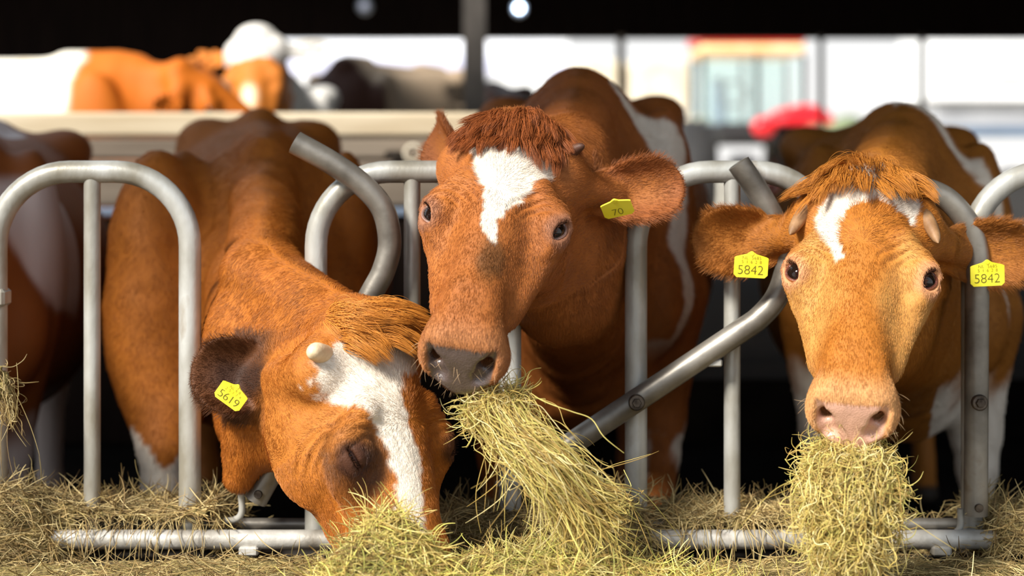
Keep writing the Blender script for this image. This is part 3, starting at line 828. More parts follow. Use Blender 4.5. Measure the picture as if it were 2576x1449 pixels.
def main_cow(i, name, label, base_c, Wp, b, sb, ears, horns, tags, patches, opts):
    t, R, hs = POSE[i]
    H = lambda x, u, v: t+hs*(R@np.array([x, u, v]))
    hb = np.array([H(x, u, v) for x in (-.14, .14) for u in (-.03, .56) for v in (-.20, .03)])
    for e in ears: hb = np.concatenate([hb, np.array([e['base'], e['tip']])+.06, np.array([e['base'], e['tip']])-.06])
    b = norm(b); lt = np.array([-b[1], b[0], 0.0])
    Bp = lambda s, l, z: np.asarray(Wp)+sb*(s*b+l*lt)+np.array([0, 0, sb*z])
    bb = np.array([Bp(s, l, z) for s in (-.4, 1.75) for l in (-.45, .45) for z in (-.9, .05)]); bb[:, 2] = np.where(bb[:, 2] < .5, -.02, bb[:, 2]+.03)
    lo = np.minimum(hb.min(0), bb.min(0))-.03; hi = np.maximum(hb.max(0), bb.max(0))+.03
    xs, ys, zs = [graded(lo[a], hi[a], hb[:, a].min()-.01, hb[:, a].max()+.01, opts.get('fine', .0047), 1.05, .02) for a in range(3)]
    Fd = Field(xs, ys, zs)
    P_, b, lt = body_field(Fd, Wp, b, sb, opts.get('drop', 0.0), hook=opts.get('hook', 1.0), squ=opts.get('squ', .95), fore=opts.get('fore'))
    neck_field(Fd, H, P_, lt=lt, **opts.get('neck', {}))
    for fnx in opts.get('extra', []): fnx(Fd, H, P_)
    head_field(Fd, R, t, hs, jaw=opts.get('jaw', 1.0))
    EC = {}
    for s in (-1, 1):
        en, er, ec = eye_frame(R, t, hs, s, opts.get('ex', .106)); EC[s] = surf_along(Fd, ec, en, er); lid_field(Fd, R, s, er, *EC[s], opts.get('lid', 1.0))
    EY = np.array([loc_of((EC[s][0]+EC[s][1]*hs*.02)[None], t, R, hs)[0] for s in (-1, 1)])
    EF = [ear_field(Fd, e['base'], e['tip'], e['n'], e.get('w', 1.0), e.get('cup', .5)) for e in ears]
    for e in ears: Fd.cone(H(*e['root']), np.asarray(e['base'])*.8+np.asarray(e['tip'])*.2, .040, .026, .03)
    org = np.array([Wp[0], Wp[1], 0.0])

    def earmask(P):
        m = np.zeros(len(P)); inner = np.zeros(len(P))
        for e in EF:
            D = P-e['base']; s = D@e['A']/e['L']; wv = D@e['B']; n = D@e['N']
            k = sstep(.08, .3, s)*(s < 1.1)*(np.abs(wv) < .09)*(np.abs(n) < .07); m = np.maximum(m, k)
            inner = np.maximum(inner, k*sstep(.045, .012, np.abs(wv))*sstep(.95, .6, s))
        return m, inner
    def colour(P, N):
        l = loc_of(P, t, R, hs); bl = blocal(P, np.asarray(Wp), b, lt, sb)
        nz = fbm(P, 7); nf = fbm(P, 45)
        c = base_c[None]*(1+.22*nz+.10*nf)[:, None]
        hd = sstep(.02, -.02, -l[:, 1])*(l[:, 1] < .62)*(np.abs(l[:, 0]) < .16)*(l[:, 2] > -.27)
        em, inn = earmask(P)
        c = opts['tone'](c, l, bl, hd*(1-em), nz, nf)
        c = mixc(c, opts['ear'][0], em*.85); c = mixc(c, opts['ear'][1], inn*.8)
        c = c*np.array([1.0, 1.22, 1.15])
        for kind, poly in patches:
            if kind == 'face':
                q = pix_on_plane(poly, t, R[:, 2]); q = loc_of(q, t, R, hs)[:, :2]
                sd_ = poly_sd(l[:, :2], q)+fbm(P, 60)*.010+fbm(P, 160)*.004
                m = sstep(.004, -.004, sd_)*(l[:, 2] > -.09)*(l[:, 1] < .60)*(1-em)*(P[:, 1] < .25)
            else:
                (po, pn), side = kind
                q = pix_on_plane(poly, Bp(*po), norm(pn)); q = blocal(q, np.asarray(Wp), b, lt, sb)[:, [0, 2]]
                sd_ = poly_sd(bl[:, [0, 2]], q)+fbm(P, 25)*.025+fbm(P, 90)*.008
                m = sstep(.006, -.006, sd_)*((bl[:, 1]*side) > 0)*(1-hd)
            c = mixc(c, WHITE*(1+.08*nf)[:, None], m)
        for fnx in opts.get('paint', []): c = fnx(c, P, l, bl)
        # muzzle skin
        x, u, v = l[:, 0], l[:, 1], l[:, 2]
        plate = .88*(u-.512)+.475*(v+.07)
        wq = .475*(u-.475)-.88*(v+.018)
        dm = np.minimum(np.minimum(plate+.016, (wq-.022)*.8), (.060-.14*np.clip(wq-.03, 0, .1)-np.abs(x))*.6)+nf*.002
        mz = sstep(-.002, .003, dm)*(np.abs(x) < .10)*(v > -.140)*(v < .02)*(u > .40)*(u < .6)
        c = mixc(c, opts['muzzle']*(1+.25*nf+.1*nz)[:, None], mz)
        # soft band between muzzle and coat
        band = sstep(-.040, -.010, dm)*(1-mz)*(u > .40)*(u < .62)*(np.abs(x) < .11)*(v > -.19)
        c = mixc(c, opts['lip'], band*.75*sstep(-.19, -.15, v))
        ns = np.minimum(*[np.linalg.norm(np.stack([(x-s*.042)*.9, u-.50, (v+.062)*.8], 1), axis=1) for s in (-1, 1)])
        c = mixc(c, np.array([.012, .008, .007]), sstep(.0, -.012, plate+.010)*sstep(.020, .010, ns)*(u > .44)*opts.get('nos', 1))
        # skin round the eyes
        es = np.minimum(*[np.linalg.norm(l-e, axis=1) for e in EY])
        c = mixc(c, opts['eyeskin'], sstep(.040, .022, es+nf*.004)*.8*hd)
        # hooves
        c = mixc(c, lin(52, 44, 36), sstep(.075, .06, P[:, 2]))
        wet = mz*(1-.25*sstep(0, .4, nf))
        return np.clip(c, 0, 1), wet
    def relief(P, N):
        """skin folds over the eyes, muscle and fold relief on neck and body"""
        l = loc_of(P, t, R, hs); hd = (l[:, 1] > -.02)*(l[:, 1] < .60)*(l[:, 2] > -.27)*(np.abs(l[:, 0]) < .2)
        d = 0*P[:, 0]
        for s in (-1, 1):
            e = np.linalg.norm((l-np.array([s*.092, .248, -.045]))*np.array([1, 1, .6]), axis=1)
            k = sstep(.032, .042, e)*sstep(.098, .070, e)*sstep(.245, .215, l[:, 1])*(np.sign(l[:, 0]) == s)
            d += hd*k*.0020*np.sin((e+.004*vnoise(P, 30))*2*np.pi/.0155)
        fold = np.sin((P[:, 0]*9+P[:, 1]*16+P[:, 2]*4+1.5*vnoise(P, 4))*2.2)
        d += (1-hd)*(fbm(P, 6)*.011+.0035*fold*sstep(-.1, .25, vnoise(P, 3.1))*(P[:, 1] < 1.1))+hd*(fbm(P, 22)*.0022)
        for e_ in EF:
            q = P-e_['base']; s_ = q@e_['A']/e_['L']
            d *= 1-.9*((s_ > -.05) & (s_ < 1.1) & (np.abs(q@e_['B']) < .1) & (np.abs(q@e_['N']) < .07))
        return d
    root, P, Q, N, c, wet = finish_cow(name, Fd, colour, label, org, relief)
    em, inn = earmask(P)

    def flow(p):
        l = loc_of(p, t, R, hs); D = np.zeros_like(p)
        up = np.stack([l[:, 0]*1.5, l[:, 1]-.20, 0*l[:, 0]], 1); dn = np.stack([l[:, 0]*.6, np.full(len(p), .2), 0*l[:, 0]], 1)
        k = sstep(.19, .23, l[:, 1])[:, None]
        hd = ((l[:, 1] > 0) & (l[:, 2] > -.26) & (np.abs(l[:, 0]) < .16))[:, None]
        dh = norm(up*(1-k)+dn*k)@R.T
        bd = norm(b[None]*.6+np.array([0, 0, -1.0])[None]+0*p)
        D = np.where(hd, dh, bd)
        for e in EF:
            q = p-e['base']; s = q@e['A']/e['L']; wv = q@e['B']
            m = ((s > .05) & (s < 1.1) & (np.abs(wv) < .09) & (np.abs(q@e['N']) < .07))[:, None]
            D = np.where(m, norm(e['A'][None]*.8+e['B'][None]*(wv[:, None]*14)), D)
        return D
    def length(p):
        l = loc_of(p, t, R, hs); L = np.full(len(p), .012)
        hd = (l[:, 1] > 0) & (l[:, 2] > -.26) & (np.abs(l[:, 0]) < .16)
        L = np.where(hd, 0.0080+.010*sstep(.20, .06, l[:, 1])*sstep(.10, .04, np.abs(l[:, 0])), L)
        for e in EF:
            q = p-e['base']; s = q@e['A']/e['L']; wv = q@e['B']
            m = (s > .05) & (s < 1.1) & (np.abs(wv) < .09) & (np.abs(q@e['N']) < .07)
            L = np.where(m, .009+.010*sstep(.03, .055, np.abs(wv)), L)
        return L
    def wgt(p):
        l = loc_of(p, t, R, hs)
        hd = (l[:, 1] > -.02) & (l[:, 2] > -.27) & (np.abs(l[:, 0]) < .3)
        ey = np.minimum(*[np.linalg.norm(l-e, axis=1) for e in EY])
        return np.where(hd, 1.0, np.where(p[:, 1] < .35, .8, np.where(p[:, 1] < 1.0, .35, 0.10)))*(ey > .021)
    grow_coat(root, org, P, Q, N, c, wet, opts.get('hairs', 300000), length, flow, wgt, bright=opts.get('bright', 1.0))

    # forelock on the poll
    n = opts.get('lock_n', 900)*3; lk = opts['lock']
    l = loc_of(P, t, R, hs)
    cand = np.where((np.abs(l[:, 0]) < lk['hw']) & (l[:, 1] > lk['u'][0]) & (l[:, 1] < lk['u'][1]) & (l[:, 2] > -.06) & ((N@R[:, 2]) > -.5) & (P[:, 1] < .3))[0]
    pk = rng.choice(cand, n); cl = np.stack([vnoise(P[pk]+k*7, 38) for k in range(3)], 1)
    lx = l[pk, 0:1]
    d0 = norm(lk['dir'](lx)@R.T+cl*lk.get('cl', .5)+N[pk]*.25)
    L = lk['L']*(0.55+.6*rng.random(n))
    tint = np.clip(lk['c'][None]*(.7+.55*rng.random((n, 1))), 0, 1)
    tuft('forelock', root, org, P[pk], d0, L, lk['droop'](lx)@R.T, tint, .00042, lk.get('jit', .16), clumps=n//55)

    for s, op in opts['eyes']:
        eye_parts(root, org, R, t, hs, s, op, (opts['lidrim'], opts['lidout']), opts.get('ex', .106), EC[s])
    for s, L_, ra, mat, dr in horns:
        p0 = H(s*opts.get('hx', .092), .060, -.040); d = norm(R@np.array(dr)); p1 = p0+d*L_*.5; d2 = norm(d+R@np.array([0, .35, .1])); p2 = p1+d2*L_*.5
        MB().tube(bez([p0-d*.02-org, p0-org, p1-org, p2-org], 18), np.array([ra]*7+list(np.linspace(ra, ra*.72, 9))+[ra*.5, ra*.2, ra*.05])[:len(bez([p0, p0+d, p1, p2], 18))] if False else ra_prof(ra, len(bez([p0-d*.02, p0, p1, p2], 18))), 18).build('horn', mat, root)
    for tg in tags: ear_tag(root, org, **tg)
    # whiskers on muzzle and chin
    x, u, v = l[:, 0], l[:, 1], l[:, 2]
    cand = np.where((u > .44) & (u < .6) & (v < -.06) & (v > -.2) & (np.abs(x) < .1))[0]
    pk = rng.choice(cand, 110); d0 = norm(N[pk]+(R@np.array([0, .5, -.6]))[None])
    tuft('whiskers', root, org, P[pk], d0, .012+.020*rng.random(110), np.array([0, 0, -.25])+0*d0, np.tile(lin(206, 170, 130), (110, 1)), .00022, .25)
    return root, H

def ra_prof(ra, n):
    q = np.linspace(0, 1, n); return ra*np.sqrt(np.clip(1-np.clip((q-.55)/.45, 0, 1)**2.2, .004, 1))*(1-.12*q)

def tone_default(dark, lo, mid):
    def f(c, l, bl, hd, nz, nf):
        return c
    return f

YF = -.10
# ---- middle cow: head up, chewing a wisp of hay
C2 = lin(158, 84, 38)
def tone2(c, l, bl, hd, nz, nf):
    c = mixc(c, lin(110, 54, 26), sstep(.0, .5, nz)*.35)
    c = mixc(c, lin(84, 50, 26), hd*sstep(.05, .02, np.hypot((l[:, 0]-.018)*1.6, (l[:, 1]-.34)*.75)+nf*.01)*.75)      # shadow on the nose, painted into the coat colour
    c = mixc(c, lin(180, 100, 46), hd*sstep(-.02, -.07, l[:, 0])*.4)  # sunward side of the face, lightened in the coat colour
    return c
FLANK = lambda l: ((.3, l, -.2), (1, 0, 0))
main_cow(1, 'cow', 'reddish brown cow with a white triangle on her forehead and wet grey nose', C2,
    V3(1455, 186, .95), (0.045, 1, 0), 1.0,
    [dict(base=V3(1488, 500, -.10), tip=V3(1724, 462, -.12), n=(-.15, -.9, .10), w=1.12, cup=.55, root=(.10, .085, -.085)),
     dict(base=V3(1146, 440, .0), tip=V3(1086, 312, .08), n=(-.90, -.40, .10), w=1.15, cup=.5, root=(-.10, .085, -.085))],
    [(1, .05, .013, M_hornd, (.75, -.45, .55))],
    [dict(O=V3(1552, 522, -.165), ex=(.95, -.22, .22), ey=(-.15, -.55, .60), num='70', w=.062)],
    [('face', [(1180, 352), (1235, 366), (1290, 372), (1350, 366), (1408, 360), (1385, 425), (1330, 480), (1290, 525), (1255, 560), (1245, 612), (1222, 596), (1206, 560), (1222, 500), (1205, 450), (1190, 400)])],
    dict(tone=tone2, lid=.8, ear=(lin(140, 72, 36), lin(160, 88, 40)), muzzle=lin(86, 72, 67), lip=lin(172, 116, 72), eyeskin=lin(150, 104, 80),
         lidrim=lin(150, 116, 104), lidout=lin(150, 90, 52), eyes=[(1, (.50, .34, .02)), (-1, (.48, .34, .02))],
         lock=dict(hw=.085, u=(-.02, .075), L=.075, c=lin(150, 82, 40), dir=lambda x: np.concatenate([x*6, .55+0*x, .55+0*x], 1), droop=lambda x: np.concatenate([x*4, 1.2+0*x, -.6+0*x], 1)),
         lock_n=1500, neck=dict(sag=.02, via=(.115, .05, 1.02)),
         paint=[lambda c, P, l, bl: mixc(c, WHITE, sstep(.012, -.006, np.abs(bl[:, 0]+.062+(-.1-bl[:, 2])*.24+fbm(P, 20)*.02)-.010-.022*sstep(-.06, -.22, bl[:, 2]))*(bl[:, 1] < -.08)*sstep(-.75, -.6, bl[:, 2])),
                lambda c, P, l, bl: mixc(c, WHITE, sstep(.04, .02, np.hypot(bl[:, 0]-.0, (bl[:, 2]+.98)*.5)+fbm(P, 25)*.03)*(bl[:, 1] < 0))]))

# ---- right cow: nearly face on, a thick clump of hay in her mouth
C3 = lin(174, 98, 36)
def tone3(c, l, bl, hd, nz, nf):
    c = mixc(c, lin(150, 84, 34), sstep(.0, .5, nz)*.35)
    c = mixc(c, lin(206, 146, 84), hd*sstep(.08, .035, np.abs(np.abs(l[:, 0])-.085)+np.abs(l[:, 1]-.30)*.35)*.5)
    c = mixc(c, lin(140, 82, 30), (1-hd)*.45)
    return c
Wp3 = V3(2262, 280, .95)
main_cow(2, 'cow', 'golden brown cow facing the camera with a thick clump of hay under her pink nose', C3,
    Wp3, (0.16, 1, 0), .93,
    [dict(base=V3(1975, 612, -.05), tip=V3(1742, 598, -.07), n=(.10, -.95, -.12), w=1.22, cup=.35, root=(-.10, .085, -.085)),
     dict(base=V3(2368, 632, -.05), tip=V3(2610, 640, -.07), n=(-.10, -.95, -.12), w=1.22, cup=.35, root=(.10, .085, -.085))],
    [(-1, .105, .016, M_horn2, (-.42, .88, .0)), (1, .105, .016, M_horn2, (.42, .88, .0))],
    [dict(O=V3(1890, 665, -.125), ex=(1, 0, -.05), ey=(.03, -.12, 1), num='5842', w=.069, small=('NL  5685', '5 1 6 2 8')),
     dict(O=V3(2484, 686, -.125), ex=(1, 0, .05), ey=(.06, -.12, 1), num='5842', w=.069, small=('NL  5685', '5 1 6 2 8'))],
    [('face', [(2052, 520), (2075, 480), (2150, 440), (2200, 428), (2260, 440), (2306, 480), (2312, 515), (2290, 540), (2258, 522), (2215, 505), (2165, 512), (2125, 540), (2108, 575), (2112, 615), (2122, 650), (2104, 655), (2085, 615), (2066, 590)])],
    dict(tone=tone3, ear=(lin(150, 82, 32), lin(168, 96, 40)), muzzle=lin(206, 160, 138), lip=lin(214, 164, 110), eyeskin=lin(206, 150, 110),
         lidrim=lin(120, 66, 50), lidout=lin(206, 144, 84), eyes=[(1, (.62, .42, .0)), (-1, (.62, .42, .0))],
         lock=dict(hw=.095, u=(-.02, .055), L=.085, c=lin(190, 122, 48), dir=lambda x: np.concatenate([x*8, .30+0*x, .75+0*x], 1), droop=lambda x: np.concatenate([x*10, 1.4+0*x, -.4+0*x], 1), cl=.75),
         lock_n=900, neck=dict(sag=.02, via=(.79, .05, .95)),
         paint=[lambda c, P, l, bl: mixc(c, WHITE, sstep(.022, .008, np.abs(bl[:, 0]+.055+(-.02-bl[:, 2])*.24+fbm(P, 20)*.02))*(bl[:, 1] < .02)*sstep(-.6, -.5, bl[:, 2])),
                lambda c, P, l, bl: mixc(c, WHITE, sstep(-.70, -.80, bl[:, 2]+fbm(P, 9)*.10)*(np.abs(bl[:, 1]) > .07)*(bl[:, 0] < .35))]))

# ---- left cow: head down, nose in the hay
C1 = lin(172, 92, 32)
def tone1(c, l, bl, hd, nz, nf):
    c = mixc(c, lin(132, 68, 26), sstep(.0, .5, nz)*.35)
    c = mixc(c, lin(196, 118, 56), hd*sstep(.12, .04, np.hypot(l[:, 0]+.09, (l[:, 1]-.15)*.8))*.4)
    c = mixc(c, lin(70, 40, 30), hd*sstep(.070, .030, np.linalg.norm((l-np.array([-.085, .240, -.045]))*np.array([1, .8, .9]), axis=1)+nf*.006)*(l[:, 0] < -.03)*.85)
    c = mixc(c, lin(120, 66, 40), hd*sstep(.29, .34, l[:, 1])*sstep(.50, .40, l[:, 1])*sstep(.04, .015, np.abs(l[:, 0]+.05))*sstep(-.075, -.045, l[:, 2])*.55)
    return c
Wp1 = V3(668, 262, 1.0)
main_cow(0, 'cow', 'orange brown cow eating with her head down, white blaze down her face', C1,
    Wp1, (-0.165, 1, 0), .96,
    [dict(base=V3(700, 962, -.16), tip=V3(480, 930, -.20), n=(-.15, -.92, .20), w=1.28, cup=.45, root=(-.10, .085, -.085))],
    [(-1, .048, .020, M_horn, (-.85, -.10, .35))],
    [dict(O=V3(584, 992, -.255), ex=(.80, 0, -.58), ey=(.55, -.15, .80), num='5619', w=.060, small=('NL 6 8', '2 5 1 7 4'))],
    [('face', [(838, 868), (900, 850), (960, 845), (1060, 870), (1075, 935), (1010, 950), (995, 1000), (1010, 1060), (1040, 1130), (1052, 1220), (1066, 1400), (1030, 1400), (1012, 1250), (985, 1150), (955, 1080), (900, 1000), (842, 940)])],
    dict(tone=tone1, drop=.085, hook=.72, squ=.25, fore={1: (-.34, .05)}, lid=.24, jaw=1.22, ex=.094, hx=.110, ear=(lin(66, 36, 26), lin(50, 28, 22)), muzzle=lin(120, 84, 70), lip=lin(130, 76, 46), eyeskin=lin(58, 34, 28),
         lidrim=lin(40, 26, 24), lidout=lin(74, 44, 32), eyes=[(-1, (.10, .16, -.22)), (1, (.10, .16, -.22))],
         lock=dict(hw=.080, u=(-.02, .06), L=.085, c=lin(204, 132, 52), dir=lambda x: np.concatenate([x*6+.5, .1+0*x, .75+0*x], 1), droop=lambda x: np.concatenate([x*3+.9, .9+0*x, -.2+0*x], 1), cl=.5),
         lock_n=1300, neck=dict(crest=(.08, .085), mid=(.12, .155), thr=(.07, .13), k=.035, pz=-.09, via=(-.53, .04, .77)), extra=[
                     lambda Fd, H, P: Fd.cone(V3(640, 1010, -.10), V3(600, 1200, -.07), .070, .030, .06),
                     lambda Fd, H, P: Fd.ell(V3(392, 730, .80), np.eye(3), (.125, .17, .36), .13)],
         paint=[lambda c, P, l, bl: mixc(c, WHITE, sstep(.085, .065, np.hypot(bl[:, 0]+.32, (bl[:, 2]+.96)*.8)+fbm(P, 14)*.07)*(bl[:, 1] > .05))]))

# ------------------------------------------------------------------ cows further off
def far_cow(label, Wp, b, sb, tH, u, v, hs, colfn, fine=.016, ears=True):
    u = norm(u); v = np.asarray(v, float); v = norm(v-u*(v@u)); x = np.cross(v, u)
    if sb is None: sb = (Wp[2]-.24)/1.38
    R = np.stack([x, u, v], 1); tH = np.asarray(tH, float); Wp = np.asarray(Wp, float)
    H = lambda a, c, d: tH+hs*(R@np.array([a, c, d]))
    b = norm(b); lt = np.array([-b[1], b[0], 0.0])
    Bp = lambda s, l, z: Wp+sb*(s*b+l*lt)+np.array([0, 0, sb*z])
    pts = [H(a, c, d) for a in (-.36, .36) for c in (-.05, .58) for d in (-.26, .05)]+[Bp(s, l, z) for s in (-.45, 1.8) for l in (-.5, .5) for z in (-1.42, .06)]
    pts = np.array(pts); lo = pts.min(0)-.04; hi = pts.max(0)+.04
    Fd = Field(*[np.arange(lo[a], hi[a], fine, dtype=F4) for a in range(3)])
    # hooves stand at zb
    zb = Wp[2]-1.38*sb
    P_, b, lt = body_field(Fd, Wp, b, sb, legs=False)
    for s in (-1, 1):
        for s0, l0, r0, k0 in ((0, .165, .11, .03), (1.28, .185, .14, .05)):
            zg = -1.38
            Fd.cone(P_(s0, s*l0, -.60), P_(s0+k0, s*l0, zg+.45), r0*sb, .06*sb, .05)
            Fd.cone(P_(s0+k0, s*l0, zg+.45), P_(s0+k0, s*l0, zg+.12), .052*sb, .042*sb, .03)
            Fd.cone(P_(s0+k0, s*l0, zg+.12), P_(s0+k0-.04, s*l0, zg+.05), .045*sb, .05*sb, .03)
    neck_field(Fd, H, P_, lt=lt); head_field(Fd, R, tH, hs, False)
    if ears:
        for s in (-1, 1):
            bs = H(s*.12, .085, -.085); tp = H(s*.31, .075, -.10)
            Fd.cone(H(s*.09, .085, -.085), bs, .04, .03, .03); ear_field(Fd, bs, tp, R[:, 2], 1.1, .4)
    org = np.array([Wp[0], Wp[1], zb])
    def colour(P, N):
        l = loc_of(P, tH, R, hs); bl = blocal(P, Wp, b, lt, sb)
        return np.clip(colfn(P, l, bl, fbm(P, 6)), 0, 1), np.zeros(len(P))
    o, *_ = finish_cow('cow', Fd, colour, label, org)
    for s in (-1, 1):
        MB().ball(H(s*.110, .225, -.054)-org, .022*hs, 14, 10).build('eye', M_eye, o)
    return o, H, org, R

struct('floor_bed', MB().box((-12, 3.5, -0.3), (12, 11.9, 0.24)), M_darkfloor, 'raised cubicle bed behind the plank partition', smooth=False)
OR = lin(176, 98, 36); DB = lin(58, 34, 24)
def cf4(P, l, bl, nz):
    c = np.tile(lin(140, 78, 34), (len(P), 1))*(1+.2*nz)[:, None]
    c = mixc(c, lin(214, 196, 190), sstep(.05, .03, np.abs((bl[:, 1]+.20)*-.87+(bl[:, 2]+.20)*.5)-.045+nz*.02)*sstep(-.15, -.2, bl[:, 2])*sstep(-.62, -.5, bl[:, 2])*(bl[:, 1] < .1)*(bl[:, 0] < .25))
    c = mixc(c, lin(214, 196, 190), sstep(.02, .0, np.hypot(bl[:, 0]-1.0, bl[:, 1]-.1)-.22+nz*.05)*(bl[:, 2] > -.2))
    return mixc(c, lin(200, 184, 176), sstep(-.80, -.92, bl[:, 2]+nz*.10))
far_cow('dark brown cow cut off by the left edge, white patches on shoulder and leg', V3(-135, 290, .95), (-.20, 1, 0), .97,
        V3(-420, 640, -.12), (-.25, -.55, -.80), (0, -.8, .55), 1.1, cf4, fine=.012)
def cfB1(P, l, bl, nz):
    c = np.tile(lin(240, 232, 216), (len(P), 1)); c = mixc(c, lin(214, 190, 150), sstep(.25, .6, nz)*.5)
    m = np.maximum(sstep(.13, .07, bl[:, 0]+nz*.05), ((l[:, 1] > -.1) & (l[:, 1] < .7) & (np.abs(l[:, 0]) < .4) & (np.abs(l[:, 2]) < .3)).astype(float))
    c = mixc(c, lin(196, 104, 26), m)
    return mixc(c, lin(240, 226, 196), sstep(.04, .02, np.hypot(l[:, 0]-.09, (l[:, 1]-.22)*.6))*m)
o, H, org, R = far_cow('sunlit white cow with an orange neck behind the planks at left', V3(285, 135, 4.5), (-1, .12, 0), None,
        V3(455, 150, 4.35), (.75, .1, -.55), (.35, -.35, .7), 1.1, cfB1)
H2X = V3(632, 66, 4.95)[0]
def cfB2(P, l, bl, nz):
    c = np.tile(lin(226, 222, 216), (len(P), 1))
    f = ((l[:, 1] > .16+nz*.03) & (l[:, 1] < .7) & (np.abs(l[:, 0]) < .2) & (l[:, 2] > -.30)).astype(float)
    f = np.maximum(f, (P[:, 0] < H2X-.12)*(np.abs(l[:, 0]) > .13)*(l[:, 1] > -.1)*(l[:, 1] < .25)*(l[:, 2] > -.25)*1.0)
    c = mixc(c, lin(206, 122, 46), f)
    return mixc(c, lin(244, 226, 190), sstep(.05, .02, np.hypot(l[:, 0]+.01, (l[:, 1]-.33)*.6)+nz*.02))
far_cow('orange faced cow with a white crown raising her head behind the planks', V3(705, 185, 5.6), (-.12, 1, 0), None,
        V3(632, 66, 4.95), (.05, -.42, -.90), (-.15, -.85, .4), 1.25, cfB2)
def cfB3(P, l, bl, nz):
    c = np.tile(lin(172, 150, 126), (len(P), 1))*(1+.18*nz)[:, None]
    return mixc(c, lin(64, 36, 24), sstep(-.04, -.10, bl[:, 0]+nz*.04))
far_cow('grey backed cow with a dark neck behind the white necked cow', V3(880, 142, 8.0), (.36, 1, 0), None,
        V3(700, 250, 7.6), (-.7, -.2, -.6), (-.6, 0, .8), 1.1, cfB3)
def cfB4(P, l, bl, nz): return np.tile(lin(40, 26, 24), (len(P), 1))*(1+.2*nz)[:, None]
far_cow('black brown cow far back beside the grey pillar', V3(1160, 190, 10.6), (.12, .6, 0), None, V3(1120, 240, 10.1), (.0, -.5, -.8), (0, -.8, .5), 1.1, cfB4, ears=False)

# ------------------------------------------------------------------ hay
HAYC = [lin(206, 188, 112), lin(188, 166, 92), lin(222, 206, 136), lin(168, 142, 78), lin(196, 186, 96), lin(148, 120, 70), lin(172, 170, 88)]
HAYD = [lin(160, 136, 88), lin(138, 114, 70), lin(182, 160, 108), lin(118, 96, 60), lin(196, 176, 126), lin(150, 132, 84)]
def tints(n, pal, var=.25):
    t = np.array(pal)[rng.integers(0, len(pal), n)]; return np.clip(t*(1-var+2*var*rng.random((n, 1))), 0, 1)
def wander(p0, d, L, k=6, curl=.5, gz=0.0):
    n = len(p0); P = [p0]; d = norm(d); ax = rng.normal(0, 1, (n, 3)); L = np.broadcast_to(L, (n,))[:, None]
    for i in range(1, k):
        d = norm(d+np.cross(ax, d)*curl/k+rng.normal(0, curl*.35/k, (n, 3))+np.array([0, 0, -gz/k])); P.append(P[-1]+d*L/(k-1))
    return np.stack(P, 1)
SR = np.array([.6, 1, 1, 1, .9, .4])
def heap(name, label, zf, x0, x1, y0, y1, n, pal, step=.009, rad=.0008, Lr=(.015, .10), mask=None, zmin=None, tilt=.17, hang=0):
    """a heap: lumpy height field under a cover of loose stalks"""
    nx = int((x1-x0)/step)+1; ny = int((y1-y0)/step)+1
    X, Y = np.meshgrid(np.linspace(x0, x1, nx), np.linspace(y0, y1, ny), indexing='ij')
    xy = np.stack([X.ravel(), Y.ravel(), 0*X.ravel()], 1)
    Z = zf(xy[:, 0], xy[:, 1])+fbm(xy, 22)*.010+fbm(xy, 70)*.005
    P = np.stack([xy[:, 0], xy[:, 1], Z], 1); I = np.arange(nx*ny).reshape(nx, ny)
    Q = np.stack([I[:-1, :-1], I[1:, :-1], I[1:, 1:], I[:-1, 1:]], -1).reshape(-1, 4)
    if mask is not None:
        mk = mask(P[:, 0], P[:, 1], P[:, 2]); Q = Q[mk[Q].all(1)]
    org = np.array([(x0+x1)/2, (y0+y1)/2, 0])
    o = mesh_np(name, P, Q, M_hay, None, org)
    tag(o, label, 'hay', None, 'stuff')
    pos, f, fn, u, v = sample_surface(P, Q, n, lambda c, nn: 1.0+0*c[:, 0])
    fn = fn[f]; fn = np.where(fn[:, 2:] < 0, -fn, fn)
    a = rng.random(n)*2*np.pi; d = np.stack([np.cos(a), np.sin(a)*.8, 0*a], 1); d = norm(d-fn*(d*fn).sum(1)[:, None]+fn*rng.normal(.03, tilt, (n, 1)))
    L = Lr[0]+(Lr[1]-Lr[0])*rng.random(n)**2
    Pp = wander(pos+fn*(.006*rng.random((n, 1))), d, L, 6, .8, .5)
    cg = np.clip(vnoise(pos, 14)*.4+vnoise(pos, 45)*.4, -.6, .5)[:, None]
    c = curves_obj('loose_stalks', Pp-0, SR[None]*(rad*(.55+.8*rng.random((n, 1)))), np.clip(tints(n, pal)*(1+cg), 0, 1), M_strand, o, org)
    return o
G = lambda x, y, cx, cy, sx, sy: np.exp(-((x-cx)/sx)**2-((y-cy)/sy)**2)
bedz = lambda x, y: .333+.012*np.sin(x*5+1)*np.sin(y*7)-.055*sstep(-.125, -.085, y)
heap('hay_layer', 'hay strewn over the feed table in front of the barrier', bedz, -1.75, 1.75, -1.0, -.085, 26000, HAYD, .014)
mound = lambda x, y: .27+.245*np.exp(-(((x+.225)/.145)**2+((y+.50)/.12)**2)**.8)
heap('hay_mound', 'steep mound of hay at the nose of the cow with her head down', mound, -.50, .05, -.78, -.28, 14000, HAYC, .008, mask=lambda x, y, z: z > .283)
pile = lambda x, y: .27+.145*np.exp(-(((x-.06)/.30)**2+((y+.42)/.17)**2)**1.3)+.05*G(x, y, .42, -.38, .15, .08)
heap('hay_pile', 'broad pale pile of hay in the middle in front of the barrier', pile, -.42, .70, -.75, -.12, 22000, HAYC, .009, mask=lambda x, y, z: z > .287)
